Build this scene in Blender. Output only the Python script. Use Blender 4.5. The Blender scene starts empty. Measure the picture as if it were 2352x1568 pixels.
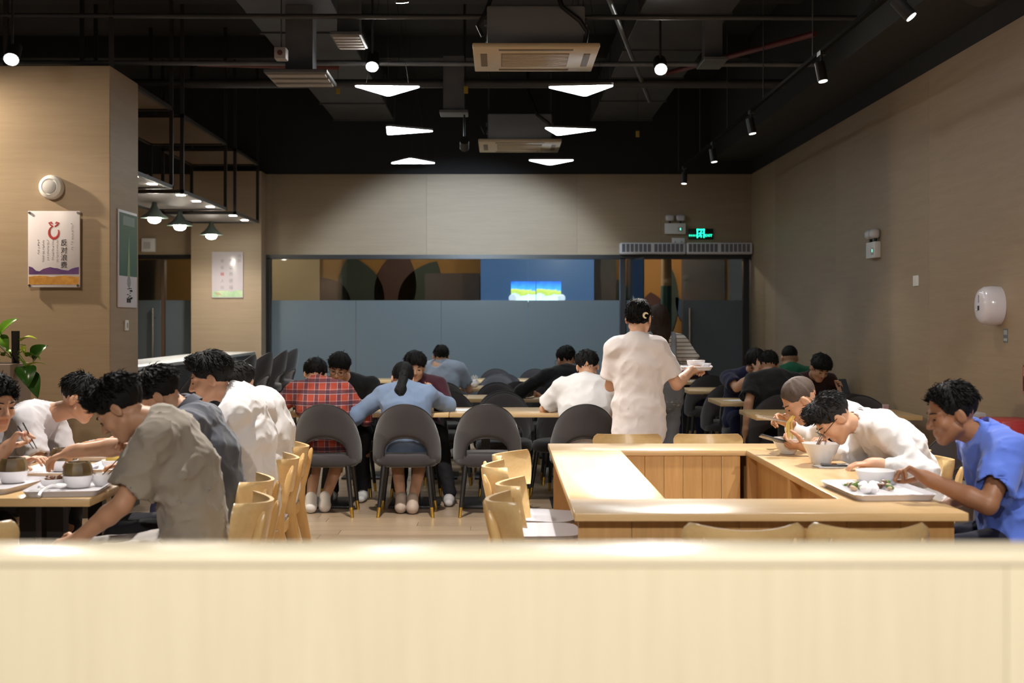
import bpy, bmesh, math, random
import numpy as np
from mathutils import Vector, Matrix
random.seed(7); np.random.seed(7)
scene = bpy.context.scene
COL = scene.collection
PI = math.pi

# ---------------------------------------------------------------- camera
cam_d = bpy.data.cameras.new('camera'); cam = bpy.data.objects.new('camera', cam_d); COL.objects.link(cam)
cam.location = (0, 0, 1.47); cam.rotation_euler = (PI/2, 0, 0)
cam_d.sensor_width = 36.0; cam_d.lens = 36.0*3000/2352
cam_d.shift_x = 26/2352; cam_d.shift_y = -49/2352
cam_d.clip_start = 0.1; cam_d.clip_end = 80
cam_d.dof.use_dof = True; cam_d.dof.focus_distance = 8.0; cam_d.dof.aperture_fstop = 3.0
scene.camera = cam
# ---------------------------------------------------------------- world, exposure
wd = bpy.data.worlds.new('world'); scene.world = wd; wd.use_nodes = True
wd.node_tree.nodes['Background'].inputs[0].default_value = (0.9, 0.95, 1.0, 1)
wd.node_tree.nodes['Background'].inputs[1].default_value = 0.02
vs = scene.view_settings
vs.view_transform = 'Standard'; vs.look = 'None'; vs.gamma = 1.0; vs.use_curve_mapping = False
vs.exposure = 0.9
E_TRI = 16.0      # triangle panel radiance
E_SPOT = 1.0      # factor on all spot lamps
WARM = (1.0, 0.84, 0.64); NEUT = (1.0, 0.94, 0.87); COOL = (0.70, 0.85, 1.0)

# ---------------------------------------------------------------- materials
MATS = {}
def nmat(name):
    m = bpy.data.materials.new(name); m.use_nodes = True
    nt = m.node_tree; b = nt.nodes['Principled BSDF']
    MATS[name] = m
    return m, nt, b
def lnk(nt, a, b): nt.links.new(a, b)
def mat(name, col, rough=0.5, metal=0.0, bump=None, var=None, emit=None, estr=0.0, spec=0.5, sheen=0.0, sss=0.0, coat=0.0):
    """bump=(scale,strength)  var=(scale,colour2,detail)"""
    if name in MATS: return MATS[name]
    m, nt, b = nmat(name)
    b.inputs['Base Color'].default_value = (*col, 1); b.inputs['Roughness'].default_value = rough
    b.inputs['Metallic'].default_value = metal; b.inputs['Specular IOR Level'].default_value = spec
    if sheen: b.inputs['Sheen Weight'].default_value = sheen
    if coat: b.inputs['Coat Weight'].default_value = coat
    if sss:
        b.inputs['Subsurface Weight'].default_value = sss; b.inputs['Subsurface Radius'].default_value = (0.02, 0.008, 0.005)
        b.inputs['Subsurface Scale'].default_value = 0.4
    if emit:
        b.inputs['Emission Color'].default_value = (*emit, 1); b.inputs['Emission Strength'].default_value = estr
    if bump or var:
        tc = nt.nodes.new('ShaderNodeTexCoord')
    if var:
        n = nt.nodes.new('ShaderNodeTexNoise'); n.inputs['Scale'].default_value = var[0]; n.inputs['Detail'].default_value = var[2] if len(var) > 2 else 4
        lnk(nt, tc.outputs['Object'], n.inputs['Vector'])
        mx = nt.nodes.new('ShaderNodeMix'); mx.data_type = 'RGBA'
        mx.inputs['A'].default_value = (*col, 1); mx.inputs['B'].default_value = (*var[1], 1)
        r = nt.nodes.new('ShaderNodeMapRange'); r.inputs[1].default_value = 0.3; r.inputs[2].default_value = 0.7
        lnk(nt, n.outputs['Fac'], r.inputs[0]); lnk(nt, r.outputs[0], mx.inputs['Factor']); lnk(nt, mx.outputs['Result'], b.inputs['Base Color'])
    if bump:
        n2 = nt.nodes.new('ShaderNodeTexNoise'); n2.inputs['Scale'].default_value = bump[0]; n2.inputs['Detail'].default_value = 5
        lnk(nt, tc.outputs['Object'], n2.inputs['Vector'])
        bp = nt.nodes.new('ShaderNodeBump'); bp.inputs['Strength'].default_value = bump[1]; bp.inputs['Distance'].default_value = 0.01
        lnk(nt, n2.outputs['Fac'], bp.inputs['Height']); lnk(nt, bp.outputs['Normal'], b.inputs['Normal'])
    return m
def wood(name, c1, c2, grain=(1, 14, 14), rough=0.4, scale=2.5, bump=0.08, coat=0.0, planks=None):
    """grain = coordinate scaling (small along the grain)"""
    if name in MATS: return MATS[name]
    m, nt, b = nmat(name)
    tc = nt.nodes.new('ShaderNodeTexCoord'); mp = nt.nodes.new('ShaderNodeMapping')
    mp.inputs['Scale'].default_value = grain
    oi = nt.nodes.new('ShaderNodeObjectInfo')
    ad = nt.nodes.new('ShaderNodeVectorMath'); ad.operation = 'ADD'
    cx = nt.nodes.new('ShaderNodeCombineXYZ'); ml = nt.nodes.new('ShaderNodeMath'); ml.operation = 'MULTIPLY'; ml.inputs[1].default_value = 37.0
    lnk(nt, oi.outputs['Random'], ml.inputs[0])
    for i in range(3): lnk(nt, ml.outputs[0], cx.inputs[i])
    lnk(nt, tc.outputs['Object'], ad.inputs[0]); lnk(nt, cx.outputs[0], ad.inputs[1]); lnk(nt, ad.outputs[0], mp.inputs['Vector'])
    n = nt.nodes.new('ShaderNodeTexNoise'); n.inputs['Scale'].default_value = scale; n.inputs['Detail'].default_value = 8; n.inputs['Distortion'].default_value = 0.6
    lnk(nt, mp.outputs[0], n.inputs['Vector'])
    n3 = nt.nodes.new('ShaderNodeTexNoise'); n3.inputs['Scale'].default_value = scale*5; n3.inputs['Detail'].default_value = 4
    lnk(nt, mp.outputs[0], n3.inputs['Vector'])
    av = nt.nodes.new('ShaderNodeMix'); av.data_type = 'FLOAT'; av.inputs['Factor'].default_value = 0.35
    lnk(nt, n.outputs['Fac'], av.inputs[2]); lnk(nt, n3.outputs['Fac'], av.inputs[3])
    r = nt.nodes.new('ShaderNodeMapRange'); r.inputs[1].default_value = 0.32; r.inputs[2].default_value = 0.68
    lnk(nt, av.outputs[0], r.inputs[0])
    mx = nt.nodes.new('ShaderNodeMix'); mx.data_type = 'RGBA'
    mx.inputs['A'].default_value = (*c1, 1); mx.inputs['B'].default_value = (*c2, 1)
    lnk(nt, r.outputs[0], mx.inputs['Factor'])
    hv = nt.nodes.new('ShaderNodeHueSaturation')
    mr = nt.nodes.new('ShaderNodeMapRange'); mr.inputs[3].default_value = 0.88; mr.inputs[4].default_value = 1.1
    lnk(nt, oi.outputs['Random'], mr.inputs[0]); lnk(nt, mr.outputs[0], hv.inputs['Value'])
    lnk(nt, mx.outputs['Result'], hv.inputs['Color']); lnk(nt, hv.outputs[0], b.inputs['Base Color'])
    bp = nt.nodes.new('ShaderNodeBump'); bp.inputs['Strength'].default_value = bump; bp.inputs['Distance'].default_value = 0.004
    lnk(nt, av.outputs[0], bp.inputs['Height']); lnk(nt, bp.outputs['Normal'], b.inputs['Normal'])
    b.inputs['Roughness'].default_value = rough
    if coat: b.inputs['Coat Weight'].default_value = coat; b.inputs['Coat Roughness'].default_value = 0.25
    return m
def emitm(name, col, s):
    if name in MATS: return MATS[name]
    m, nt, b = nmat(name)
    b.inputs['Base Color'].default_value = (*col, 1)
    b.inputs['Emission Color'].default_value = (*col, 1); b.inputs['Emission Strength'].default_value = s
    return m

# ---------------------------------------------------------------- mesh builder
class MB:
    def __init__(s): s.bm = bmesh.new()
    def _f(s, vs):
        try: return s.bm.faces.new(vs)
        except ValueError: return None
    def box(s, x0, x1, y0, y1, z0, z1, r=0.0, seg=2, M=None):
        g = bmesh.ops.create_cube(s.bm, size=1.0); vs = g['verts']
        for v in vs: v.co = Vector(((x0+x1)/2+v.co.x*(x1-x0), (y0+y1)/2+v.co.y*(y1-y0), (z0+z1)/2+v.co.z*(z1-z0)))
        if r > 0:
            es = list({e for v in vs for e in v.link_edges})
            g = bmesh.ops.bevel(s.bm, geom=es, offset=r, segments=seg, affect='EDGES', profile=0.5)
            vs = list({v for f in g['faces'] for v in f.verts} | {v for v in vs if v.is_valid})
        if M is not None:
            for v in vs: v.co = M @ v.co
        return s
    def cyl(s, a, b, r1, r2=None, n=16, caps=True):
        r2 = r1 if r2 is None else r2
        a, b = Vector(a), Vector(b); d = (b-a).normalized()
        u = d.orthogonal().normalized(); w = d.cross(u)
        A = [s.bm.verts.new(a+(u*math.cos(t)+w*math.sin(t))*r1) for t in [2*PI*i/n for i in range(n)]]
        B = [s.bm.verts.new(b+(u*math.cos(t)+w*math.sin(t))*r2) for t in [2*PI*i/n for i in range(n)]]
        for i in range(n): s._f([A[i], A[(i+1) % n], B[(i+1) % n], B[i]])
        if caps: s._f(A[::-1]); s._f(B)
        return s
    def tube(s, pts, r, n=8, closed=False):
        pts = [Vector(p) for p in pts]; R = []; N = len(pts)
        rr = r if isinstance(r, (list, tuple)) else [r]*N
        up = None
        for i, p in enumerate(pts):
            if closed: d = pts[(i+1) % N]-pts[i-1]
            else: d = pts[min(i+1, N-1)]-pts[max(i-1, 0)]
            d = d.normalized() if d.length > 1e-9 else Vector((0, 0, 1))
            if up is None: up = d.orthogonal().normalized()
            u = up-d*up.dot(d); u = u.normalized() if u.length > 1e-6 else d.orthogonal().normalized(); up = u
            w = d.cross(u)
            R.append([s.bm.verts.new(p+(u*math.cos(2*PI*k/n)+w*math.sin(2*PI*k/n))*rr[i]) for k in range(n)])
        m = N if closed else N-1
        for i in range(m):
            A, B = R[i], R[(i+1) % N]
            for k in range(n): s._f([A[k], A[(k+1) % n], B[(k+1) % n], B[k]])
        if not closed: s._f(R[0][::-1]); s._f(R[-1])
        return s
    def lathe(s, prof, n=24, c=(0, 0, 0), sx=1, sy=1, axis='z'):
        rings = []
        for r, z in prof:
            ring = []
            for i in range(n):
                t = 2*PI*i/n; p = (r*math.cos(t)*sx, r*math.sin(t)*sy, z)
                if axis == 'y': p = (p[0], z, p[1])
                if axis == 'x': p = (z, p[0], p[1])
                ring.append(s.bm.verts.new((c[0]+p[0], c[1]+p[1], c[2]+p[2])))
            rings.append(ring)
        for A, B in zip(rings, rings[1:]):
            for i in range(n): s._f([A[i], A[(i+1) % n], B[(i+1) % n], B[i]])
        if prof[0][0] > 1e-5: s._f(rings[0][::-1])
        if prof[-1][0] > 1e-5: s._f(rings[-1])
        return s
    def prism(s, pts, z0, z1, M=None):
        A = [s.bm.verts.new((p[0], p[1], z0)) for p in pts]; B = [s.bm.verts.new((p[0], p[1], z1)) for p in pts]
        n = len(pts)
        for i in range(n): s._f([A[i], A[(i+1) % n], B[(i+1) % n], B[i]])
        s._f(A[::-1]); s._f(B)
        if M is not None:
            for v in A+B: v.co = M @ v.co
        return s
    def shell(s, fn, nu, nv, closed_u=False):
        """closed solid: fn(i/nu, j/nv, side) -> point, side 0/1"""
        V = [[[s.bm.verts.new(fn(i/nu, j/nv, k)) for j in range(nv+1)] for i in range(nu+1)] for k in (0, 1)]
        for i in range(nu):
            for j in range(nv):
                s._f([V[0][i][j], V[0][i+1][j], V[0][i+1][j+1], V[0][i][j+1]])
                s._f([V[1][i][j+1], V[1][i+1][j+1], V[1][i+1][j], V[1][i][j]])
        for i in range(nu):
            for j in (0, nv): s._f([V[0][i][j], V[1][i][j], V[1][i+1][j], V[0][i+1][j]] if j == 0 else [V[0][i+1][j], V[1][i+1][j], V[1][i][j], V[0][i][j]])
        for j in range(nv):
            for i in (0, nu): s._f([V[0][i][j+1], V[1][i][j+1], V[1][i][j], V[0][i][j]] if i == 0 else [V[0][i][j], V[1][i][j], V[1][i][j+1], V[0][i][j+1]])
        return s
    def sheet(s, fn, nu, nv):
        V = [[s.bm.verts.new(fn(i/nu, j/nv)) for j in range(nv+1)] for i in range(nu+1)]
        for i in range(nu):
            for j in range(nv): s._f([V[i][j], V[i+1][j], V[i+1][j+1], V[i][j+1]])
        return s
    def ball(s, c, r, n=12, M=None):
        g = bmesh.ops.create_uvsphere(s.bm, u_segments=n, v_segments=max(6, n*2//3), radius=1.0)
        r = (r, r, r) if not isinstance(r, (tuple, list)) else r
        for v in g['verts']:
            p = Vector((v.co.x*r[0], v.co.y*r[1], v.co.z*r[2]))
            if M is not None: p = M @ p
            v.co = p+Vector(c)
        return s
    def mesh(s, name, smooth=True, ang=0.7):
        bmesh.ops.remove_doubles(s.bm, verts=s.bm.verts, dist=1e-6)
        bmesh.ops.recalc_face_normals(s.bm, faces=s.bm.faces)
        if smooth:
            for f in s.bm.faces: f.smooth = True
            for e in s.bm.edges:
                if len(e.link_faces) == 2 and e.calc_face_angle(0) > ang: e.smooth = False
        me = bpy.data.meshes.new(name); s.bm.to_mesh(me); s.bm.free()
        return me
    def build(s, name, m, parent=None, smooth=True, loc=None, rot=None, ang=0.7):
        me = s.mesh(name, smooth, ang)
        if m is not None: me.materials.append(m if not isinstance(m, str) else MATS[m])
        return link(name, me, parent, loc, rot)
def link(name, data, parent=None, loc=None, rot=None):
    o = bpy.data.objects.new(name, data); COL.objects.link(o)
    if parent is not None: o.parent = parent
    if loc is not None: o.location = loc
    if rot is not None: o.rotation_euler = rot
    return o
def tag(o, label=None, cat=None, group=None, kind=None):
    if label: o['label'] = label
    if cat: o['category'] = cat
    if group: o['group'] = group
    if kind: o['kind'] = kind
    return o
def thing(name, label, cat, loc=(0, 0, 0), rz=0.0, group=None):
    o = bpy.data.objects.new(name, None); COL.objects.link(o); o.empty_display_size = 0.1
    o.location = loc; o.rotation_euler = (0, 0, math.radians(rz))
    return tag(o, label, cat, group)
KIDS = {}
def kids(o):
    return [c for c in o.children]
def dup(root, loc, rz, label, group=None):
    r = root.copy(); COL.objects.link(r); r.location = loc; r.rotation_euler = (0, 0, math.radians(rz)); r['label'] = label
    if group: r['group'] = group
    for ch in kids(root):
        c = ch.copy(); COL.objects.link(c); c.parent = r
        for g in kids(ch):
            d = g.copy(); COL.objects.link(d); d.parent = c
    return r
def struct(o): o['kind'] = 'structure'; return o
def spot(name, loc, target, energy, angle, col=NEUT, blend=0.5, size=0.05, parent=None):
    l = bpy.data.lights.new(name, 'SPOT'); l.energy = energy*E_SPOT; l.color = col; l.spot_size = math.radians(angle); l.spot_blend = blend; l.shadow_soft_size = size
    o = bpy.data.objects.new(name, l); COL.objects.link(o)
    o.location = loc; d = Vector(target)-Vector(loc); o.rotation_euler = d.to_track_quat('-Z', 'Y').to_euler()
    if parent is not None:
        o.parent = parent; o.matrix_parent_inverse = Matrix.LocRotScale(parent.location, parent.rotation_euler, parent.scale).inverted()
    return o
def point(name, loc, energy, col=NEUT, size=0.05):
    l = bpy.data.lights.new(name, 'POINT'); l.energy = energy; l.color = col; l.shadow_soft_size = size
    o = bpy.data.objects.new(name, l); COL.objects.link(o); o.location = loc
    return o
# ---------------------------------------------------------------- implicit-surface bodies
def _v(*a): return np.array(a, float)
def cap(a, b, r1, r2=None, k=0.01, op='+'):
    a = np.array(a, float); b = np.array(b, float); r2 = r1 if r2 is None else r2
    ab = b-a; L2 = max(ab @ ab, 1e-12); R = max(r1, r2)
    def fn(x, y, z):
        t = np.clip(((x-a[0])*ab[0]+(y-a[1])*ab[1]+(z-a[2])*ab[2])/L2, 0, 1)
        return np.sqrt((x-a[0]-t*ab[0])**2+(y-a[1]-t*ab[1])**2+(z-a[2]-t*ab[2])**2)-(r1+t*(r2-r1))
    return (op, fn, np.minimum(a, b)-R, np.maximum(a, b)+R, k)
def ecap(a, b, r1, r2, lat, q1, q2=None, k=0.02, op='+'):
    """capsule of elliptical section: half-depth r, half-width r*q along lat"""
    a = np.array(a, float); b = np.array(b, float); lat = np.array(lat, float); q2 = q1 if q2 is None else q2
    ab = b-a; L2 = max(ab @ ab, 1e-12); R = max(r1*q1, r2*q2, r1, r2)
    def fn(x, y, z):
        t = np.clip(((x-a[0])*ab[0]+(y-a[1])*ab[1]+(z-a[2])*ab[2])/L2, 0, 1)
        wx, wy, wz = x-a[0]-t*ab[0], y-a[1]-t*ab[1], z-a[2]-t*ab[2]
        l = wx*lat[0]+wy*lat[1]+wz*lat[2]; q = q1+t*(q2-q1); f = l*(1-1/q)
        return np.sqrt((wx-f*lat[0])**2+(wy-f*lat[1])**2+(wz-f*lat[2])**2)-(r1+t*(r2-r1))
    return (op, fn, np.minimum(a, b)-R, np.maximum(a, b)+R, k)
def ccap(a, b, r1, r2, k=0.02, op='+', flat0=False):
    """round at a, flat at b"""
    a = np.array(a, float); b = np.array(b, float); ab = b-a; L = np.linalg.norm(ab); u = ab/L; R = max(r1, r2)
    def fn(x, y, z):
        p = (x-a[0])*u[0]+(y-a[1])*u[1]+(z-a[2])*u[2]; t = np.clip(p/L, 0 if not flat0 else -1, 1.5)
        d = np.sqrt((x-a[0]-t*ab[0])**2+(y-a[1]-t*ab[1])**2+(z-a[2]-t*ab[2])**2)-(r1+t*(r2-r1))
        d = np.maximum(d, p-L)
        return np.maximum(d, -p) if flat0 else d
    return (op, fn, np.minimum(a, b)-R, np.maximum(a, b)+R, k)
def ell(c, r, R=None, k=0.01, op='+'):
    c = np.array(c, float); r = np.array(r, float); R = np.eye(3) if R is None else R
    m = r.max()
    def fn(x, y, z):
        px, py, pz = x-c[0], y-c[1], z-c[2]
        u = px*R[0, 0]+py*R[1, 0]+pz*R[2, 0]; v = px*R[0, 1]+py*R[1, 1]+pz*R[2, 1]; w = px*R[0, 2]+py*R[1, 2]+pz*R[2, 2]
        k0 = np.sqrt((u/r[0])**2+(v/r[1])**2+(w/r[2])**2); k1 = np.sqrt((u/r[0]**2)**2+(v/r[1]**2)**2+(w/r[2]**2)**2)
        return k0*(k0-1)/np.maximum(k1, 1e-6)
    return (op, fn, c-m, c+m, k)
_LAT = np.random.RandomState(3).rand(32, 32, 32).astype(np.float32)
def vnoise(x, y, z):
    xi, yi, zi = np.floor(x).astype(int), np.floor(y).astype(int), np.floor(z).astype(int)
    fx, fy, fz = x-xi, y-yi, z-zi
    fx, fy, fz = fx*fx*(3-2*fx), fy*fy*(3-2*fy), fz*fz*(3-2*fz)
    x0, x1, y0, y1, z0, z1 = xi & 31, (xi+1) & 31, yi & 31, (yi+1) & 31, zi & 31, (zi+1) & 31
    L = _LAT
    a = L[x0, y0, z0]*(1-fx)+L[x1, y0, z0]*fx; b = L[x0, y1, z0]*(1-fx)+L[x1, y1, z0]*fx
    c = L[x0, y0, z1]*(1-fx)+L[x1, y0, z1]*fx; d = L[x0, y1, z1]*(1-fx)+L[x1, y1, z1]*fx
    return (a*(1-fy)+b*fy)*(1-fz)+(c*(1-fy)+d*fy)*fz
def sdf_mesh(prims, h, post=None, clip=None):
    adds = [p for p in prims if p[0] == '+']
    lo = np.min([p[2] for p in adds], 0)-0.03; hi = np.max([p[3] for p in adds], 0)+0.03
    if clip is not None: lo = np.maximum(lo, clip[0]); hi = np.minimum(hi, clip[1])
    n = np.maximum(np.ceil((hi-lo)/h).astype(int)+1, 3)
    D = np.full(n, 0.5, np.float32)
    ax = [(lo[i]+h*np.arange(n[i])).astype(np.float32) for i in range(3)]
    for op, fn, plo, phi, k in prims:
        m = k+3*h; sl = []
        for i in range(3):
            a = max(0, int((plo[i]-m-lo[i])/h)); b = min(n[i], int((phi[i]+m-lo[i])/h)+2)
            sl.append(slice(a, max(a, b)))
        sl = tuple(sl)
        if D[sl].size == 0: continue
        d = fn(ax[0][sl[0]][:, None, None], ax[1][sl[1]][None, :, None], ax[2][sl[2]][None, None, :])
        A = D[sl]
        if op == '+':
            hh = np.maximum(k-np.abs(A-d), 0)/k; D[sl] = np.minimum(A, d)-hh*hh*k*0.25
        else:
            hh = np.maximum(k-np.abs(A+d), 0)/k; D[sl] = np.maximum(A, -d)+hh*hh*k*0.25
    if post is not None:
        I = np.argwhere(np.abs(D) < 0.06)
        P = I*h+lo
        D[I[:, 0], I[:, 1], I[:, 2]] = post(P[:, 0], P[:, 1], P[:, 2], D[I[:, 0], I[:, 1], I[:, 2]])
    for i in range(3):   # close at the borders
        s0 = [slice(None)]*3; s0[i] = 0; D[tuple(s0)] = np.maximum(D[tuple(s0)], h*0.5); s0[i] = -1; D[tuple(s0)] = np.maximum(D[tuple(s0)], h*0.5)
    S = D < 0
    c = np.zeros(n-1, np.uint8)
    offs = [(i, j, k) for i in (0, 1) for j in (0, 1) for k in (0, 1)]
    def sub(A, o): return A[o[0]:A.shape[0]-1+o[0], o[1]:A.shape[1]-1+o[1], o[2]:A.shape[2]-1+o[2]]
    for o in offs: c += sub(S, o)
    cells = np.argwhere((c > 0) & (c < 8))
    if len(cells) == 0: return np.zeros((0, 3)), np.zeros((0, 4), int)
    idm = np.full(n-1, -1, np.int32); idm[cells[:, 0], cells[:, 1], cells[:, 2]] = np.arange(len(cells))
    val = np.stack([D[cells[:, 0]+o[0], cells[:, 1]+o[1], cells[:, 2]+o[2]] for o in offs], 1)
    acc = np.zeros((len(cells), 3)); cnt = np.zeros(len(cells))
    for a in range(8):
        for b in range(a+1, 8):
            oa, ob = np.array(offs[a]), np.array(offs[b])
            if np.abs(oa-ob).sum() != 1: continue
            va, vb = val[:, a], val[:, b]; mk = (va < 0) != (vb < 0)
            t = np.where(mk, va/np.where(mk, va-vb, 1), 0)
            acc += mk[:, None]*(oa+t[:, None]*(ob-oa)); cnt += mk
    V = (cells+acc/np.maximum(cnt, 1)[:, None])*h+lo
    Q = []
    for axn in range(3):
        o = [0, 0, 0]; o[axn] = 1
        A = S[:n[0]-o[0], :n[1]-o[1], :n[2]-o[2]]; B = S[o[0]:, o[1]:, o[2]:]
        E = np.argwhere(A != B)
        u, w = (axn+1) % 3, (axn+2) % 3
        E = E[(E[:, u] > 0) & (E[:, w] > 0) & (E[:, u] < n[u]-1) & (E[:, w] < n[w]-1)]
        du = np.zeros(3, int); du[u] = 1; dw = np.zeros(3, int); dw[w] = 1
        q = np.stack([idm[tuple((E+d).T)] for d in (-du-dw, -dw, 0*du, -du)], 1)
        inside = S[E[:, 0], E[:, 1], E[:, 2]]
        q[~inside] = q[~inside][:, ::-1]
        Q.append(q)
    Q = np.concatenate(Q); Q = Q[(Q >= 0).all(1)]
    return V, Q
def np_mesh(name, V, Q, mats, smooth=True, midx=None):
    me = bpy.data.meshes.new(name); nq = len(Q)
    me.vertices.add(len(V)); me.vertices.foreach_set('co', V.astype(np.float32).ravel())
    me.loops.add(nq*4); me.loops.foreach_set('vertex_index', Q.astype(np.int32).ravel())
    me.polygons.add(nq); me.polygons.foreach_set('loop_start', np.arange(0, nq*4, 4, dtype=np.int32))
    me.polygons.foreach_set('use_smooth', np.ones(nq, bool))
    for m in mats: me.materials.append(m)
    if midx is not None: me.polygons.foreach_set('material_index', midx.astype(np.int32))
    me.update(calc_edges=True)
    return me
def relax(V, Q, it=1, lam=0.5):
    for _ in range(it):
        S = np.zeros_like(V); C = np.zeros(len(V))
        for a, b in ((0, 1), (1, 2), (2, 3), (3, 0)):
            for p, q in ((a, b), (b, a)):
                for ax in range(3): S[:, ax] += np.bincount(Q[:, p], V[Q[:, q], ax], len(V))
                C += np.bincount(Q[:, p], minlength=len(V))
        V = V*(1-lam)+lam*S/np.maximum(C, 1)[:, None]
    return V
def euler(p, y, r):
    """head: pitch forward-down, yaw to own left, roll to own right (degrees)"""
    p, y, r = map(math.radians, (p, y, r))
    M = Matrix.Rotation(y, 3, 'Z') @ Matrix.Rotation(-p, 3, 'X') @ Matrix.Rotation(r, 3, 'Y')
    return np.array(M)
def unit(v): v = np.array(v, float); return v/max(np.linalg.norm(v), 1e-9)
def rotv(v, ax, a):
    ax = unit(ax); v = np.array(v, float)
    return v*math.cos(a)+np.cross(ax, v)*math.sin(a)+ax*(ax @ v)*(1-math.cos(a))
POSES = {'relax': [(25, 30, 20)]*4, 'flat': [(8, 10, 6)]*4, 'fist': [(65, 85, 50)]*4, 'grip': [(40, 55, 35)]*4,
         'chop': [(40, 45, 20), (48, 50, 20), (62, 75, 35), (68, 75, 35)], 'phone': [(35, 40, 25)]*4}
def hand_prims(W, d, n, side, pose, s=1.0):
    d = unit(d); n = unit(np.array(n)-d*(d @ np.array(n))); t = np.cross(d, n)*(1 if side == 'R' else -1)
    P = [cap(W-d*0.03, W+d*0.02, 0.027*s, 0.026*s, 0.015),
         ecap(W+d*0.015*s, W+d*0.075*s, 0.0145*s, 0.012*s, t, 2.1, 3.0, 0.012)]
    L = [(0.068, 0.03, 0.0086), (0.076, 0.010, 0.009), (0.070, -0.011, 0.0085), (0.055, -0.030, 0.0075)]
    for (ln, off, r), cu in zip(L, POSES[pose]):
        p = W+d*0.082*s+t*off*s; dd = d+t*off*2.2; dd = unit(dd)
        for fr, c in zip((0.45, 0.3, 0.25), cu):
            dd = rotv(dd, np.cross(dd, n), math.radians(c)); q = p+dd*ln*fr*s
            P.append(cap(p, q, r*s, r*0.94*s, 0.004)); p = q; r *= 0.93
    p = W+d*0.022*s+t*0.026*s+n*0.006; dd = unit(d*0.65+t*0.75+n*0.45)
    for ln, r, c in ((0.042, 0.0125, 0), (0.03, 0.0105, 18), (0.025, 0.0095, 20)):
        dd = rotv(dd, np.cross(dd, unit(d*0.6-t*0.8+n*0.3)), math.radians(c)); q = p+dd*ln*s
        P.append(cap(p, q, r*s, r*0.92*s, 0.008)); p = q
    return P
def ik(S, W, l1, l2, pole):
    S, W = np.array(S), np.array(W); v = W-S; D = np.linalg.norm(v); D2 = min(max(D, 0.12), (l1+l2)*0.995)
    u = v/max(D, 1e-6); W2 = S+u*D2
    a = (l1*l1-l2*l2+D2*D2)/(2*D2); hgt = math.sqrt(max(l1*l1-a*a, 1e-6))
    p = np.array(pole, float); p = p-u*(p @ u); p = unit(p)
    return S+u*a+p*hgt, W2
SKIN = {}
def skin(tone):
    if tone in SKIN: return SKIN[tone]
    c = {'fair': (0.62, 0.36, 0.235), 'mid': (0.52, 0.285, 0.175), 'tan': (0.30, 0.14, 0.075)}[tone]
    l = tuple(x*f for x, f in zip(c, (0.86, 0.66, 0.68)))
    m = mat('skin_'+tone, c, 0.5, bump=(90, 0.05), var=(9, tuple(x*0.88 for x in c), 3), spec=0.4, sss=0.12)
    SKIN[tone] = (m, mat('lips_'+tone, l, 0.45))
    return SKIN[tone]
def cloth(name, col, bump=0.25, var=0.86): return mat('cloth_'+name, col, 0.88, bump=(14, bump), var=(5, tuple(x*var for x in col), 3), spec=0.2, sheen=0.15)
HAIRM = {}
def hairm(kind):
    if kind in HAIRM: return HAIRM[kind]
    c = {'black': (0.0065, 0.006, 0.006), 'brown': (0.030, 0.017, 0.012), 'grey': (0.022, 0.022, 0.024), 'buzz': (0.075, 0.055, 0.045)}[kind]
    m = mat('hair_'+kind, c, 0.62, bump=(260, 0.3), spec=0.18); HAIRM[kind] = m
    return m
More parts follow.
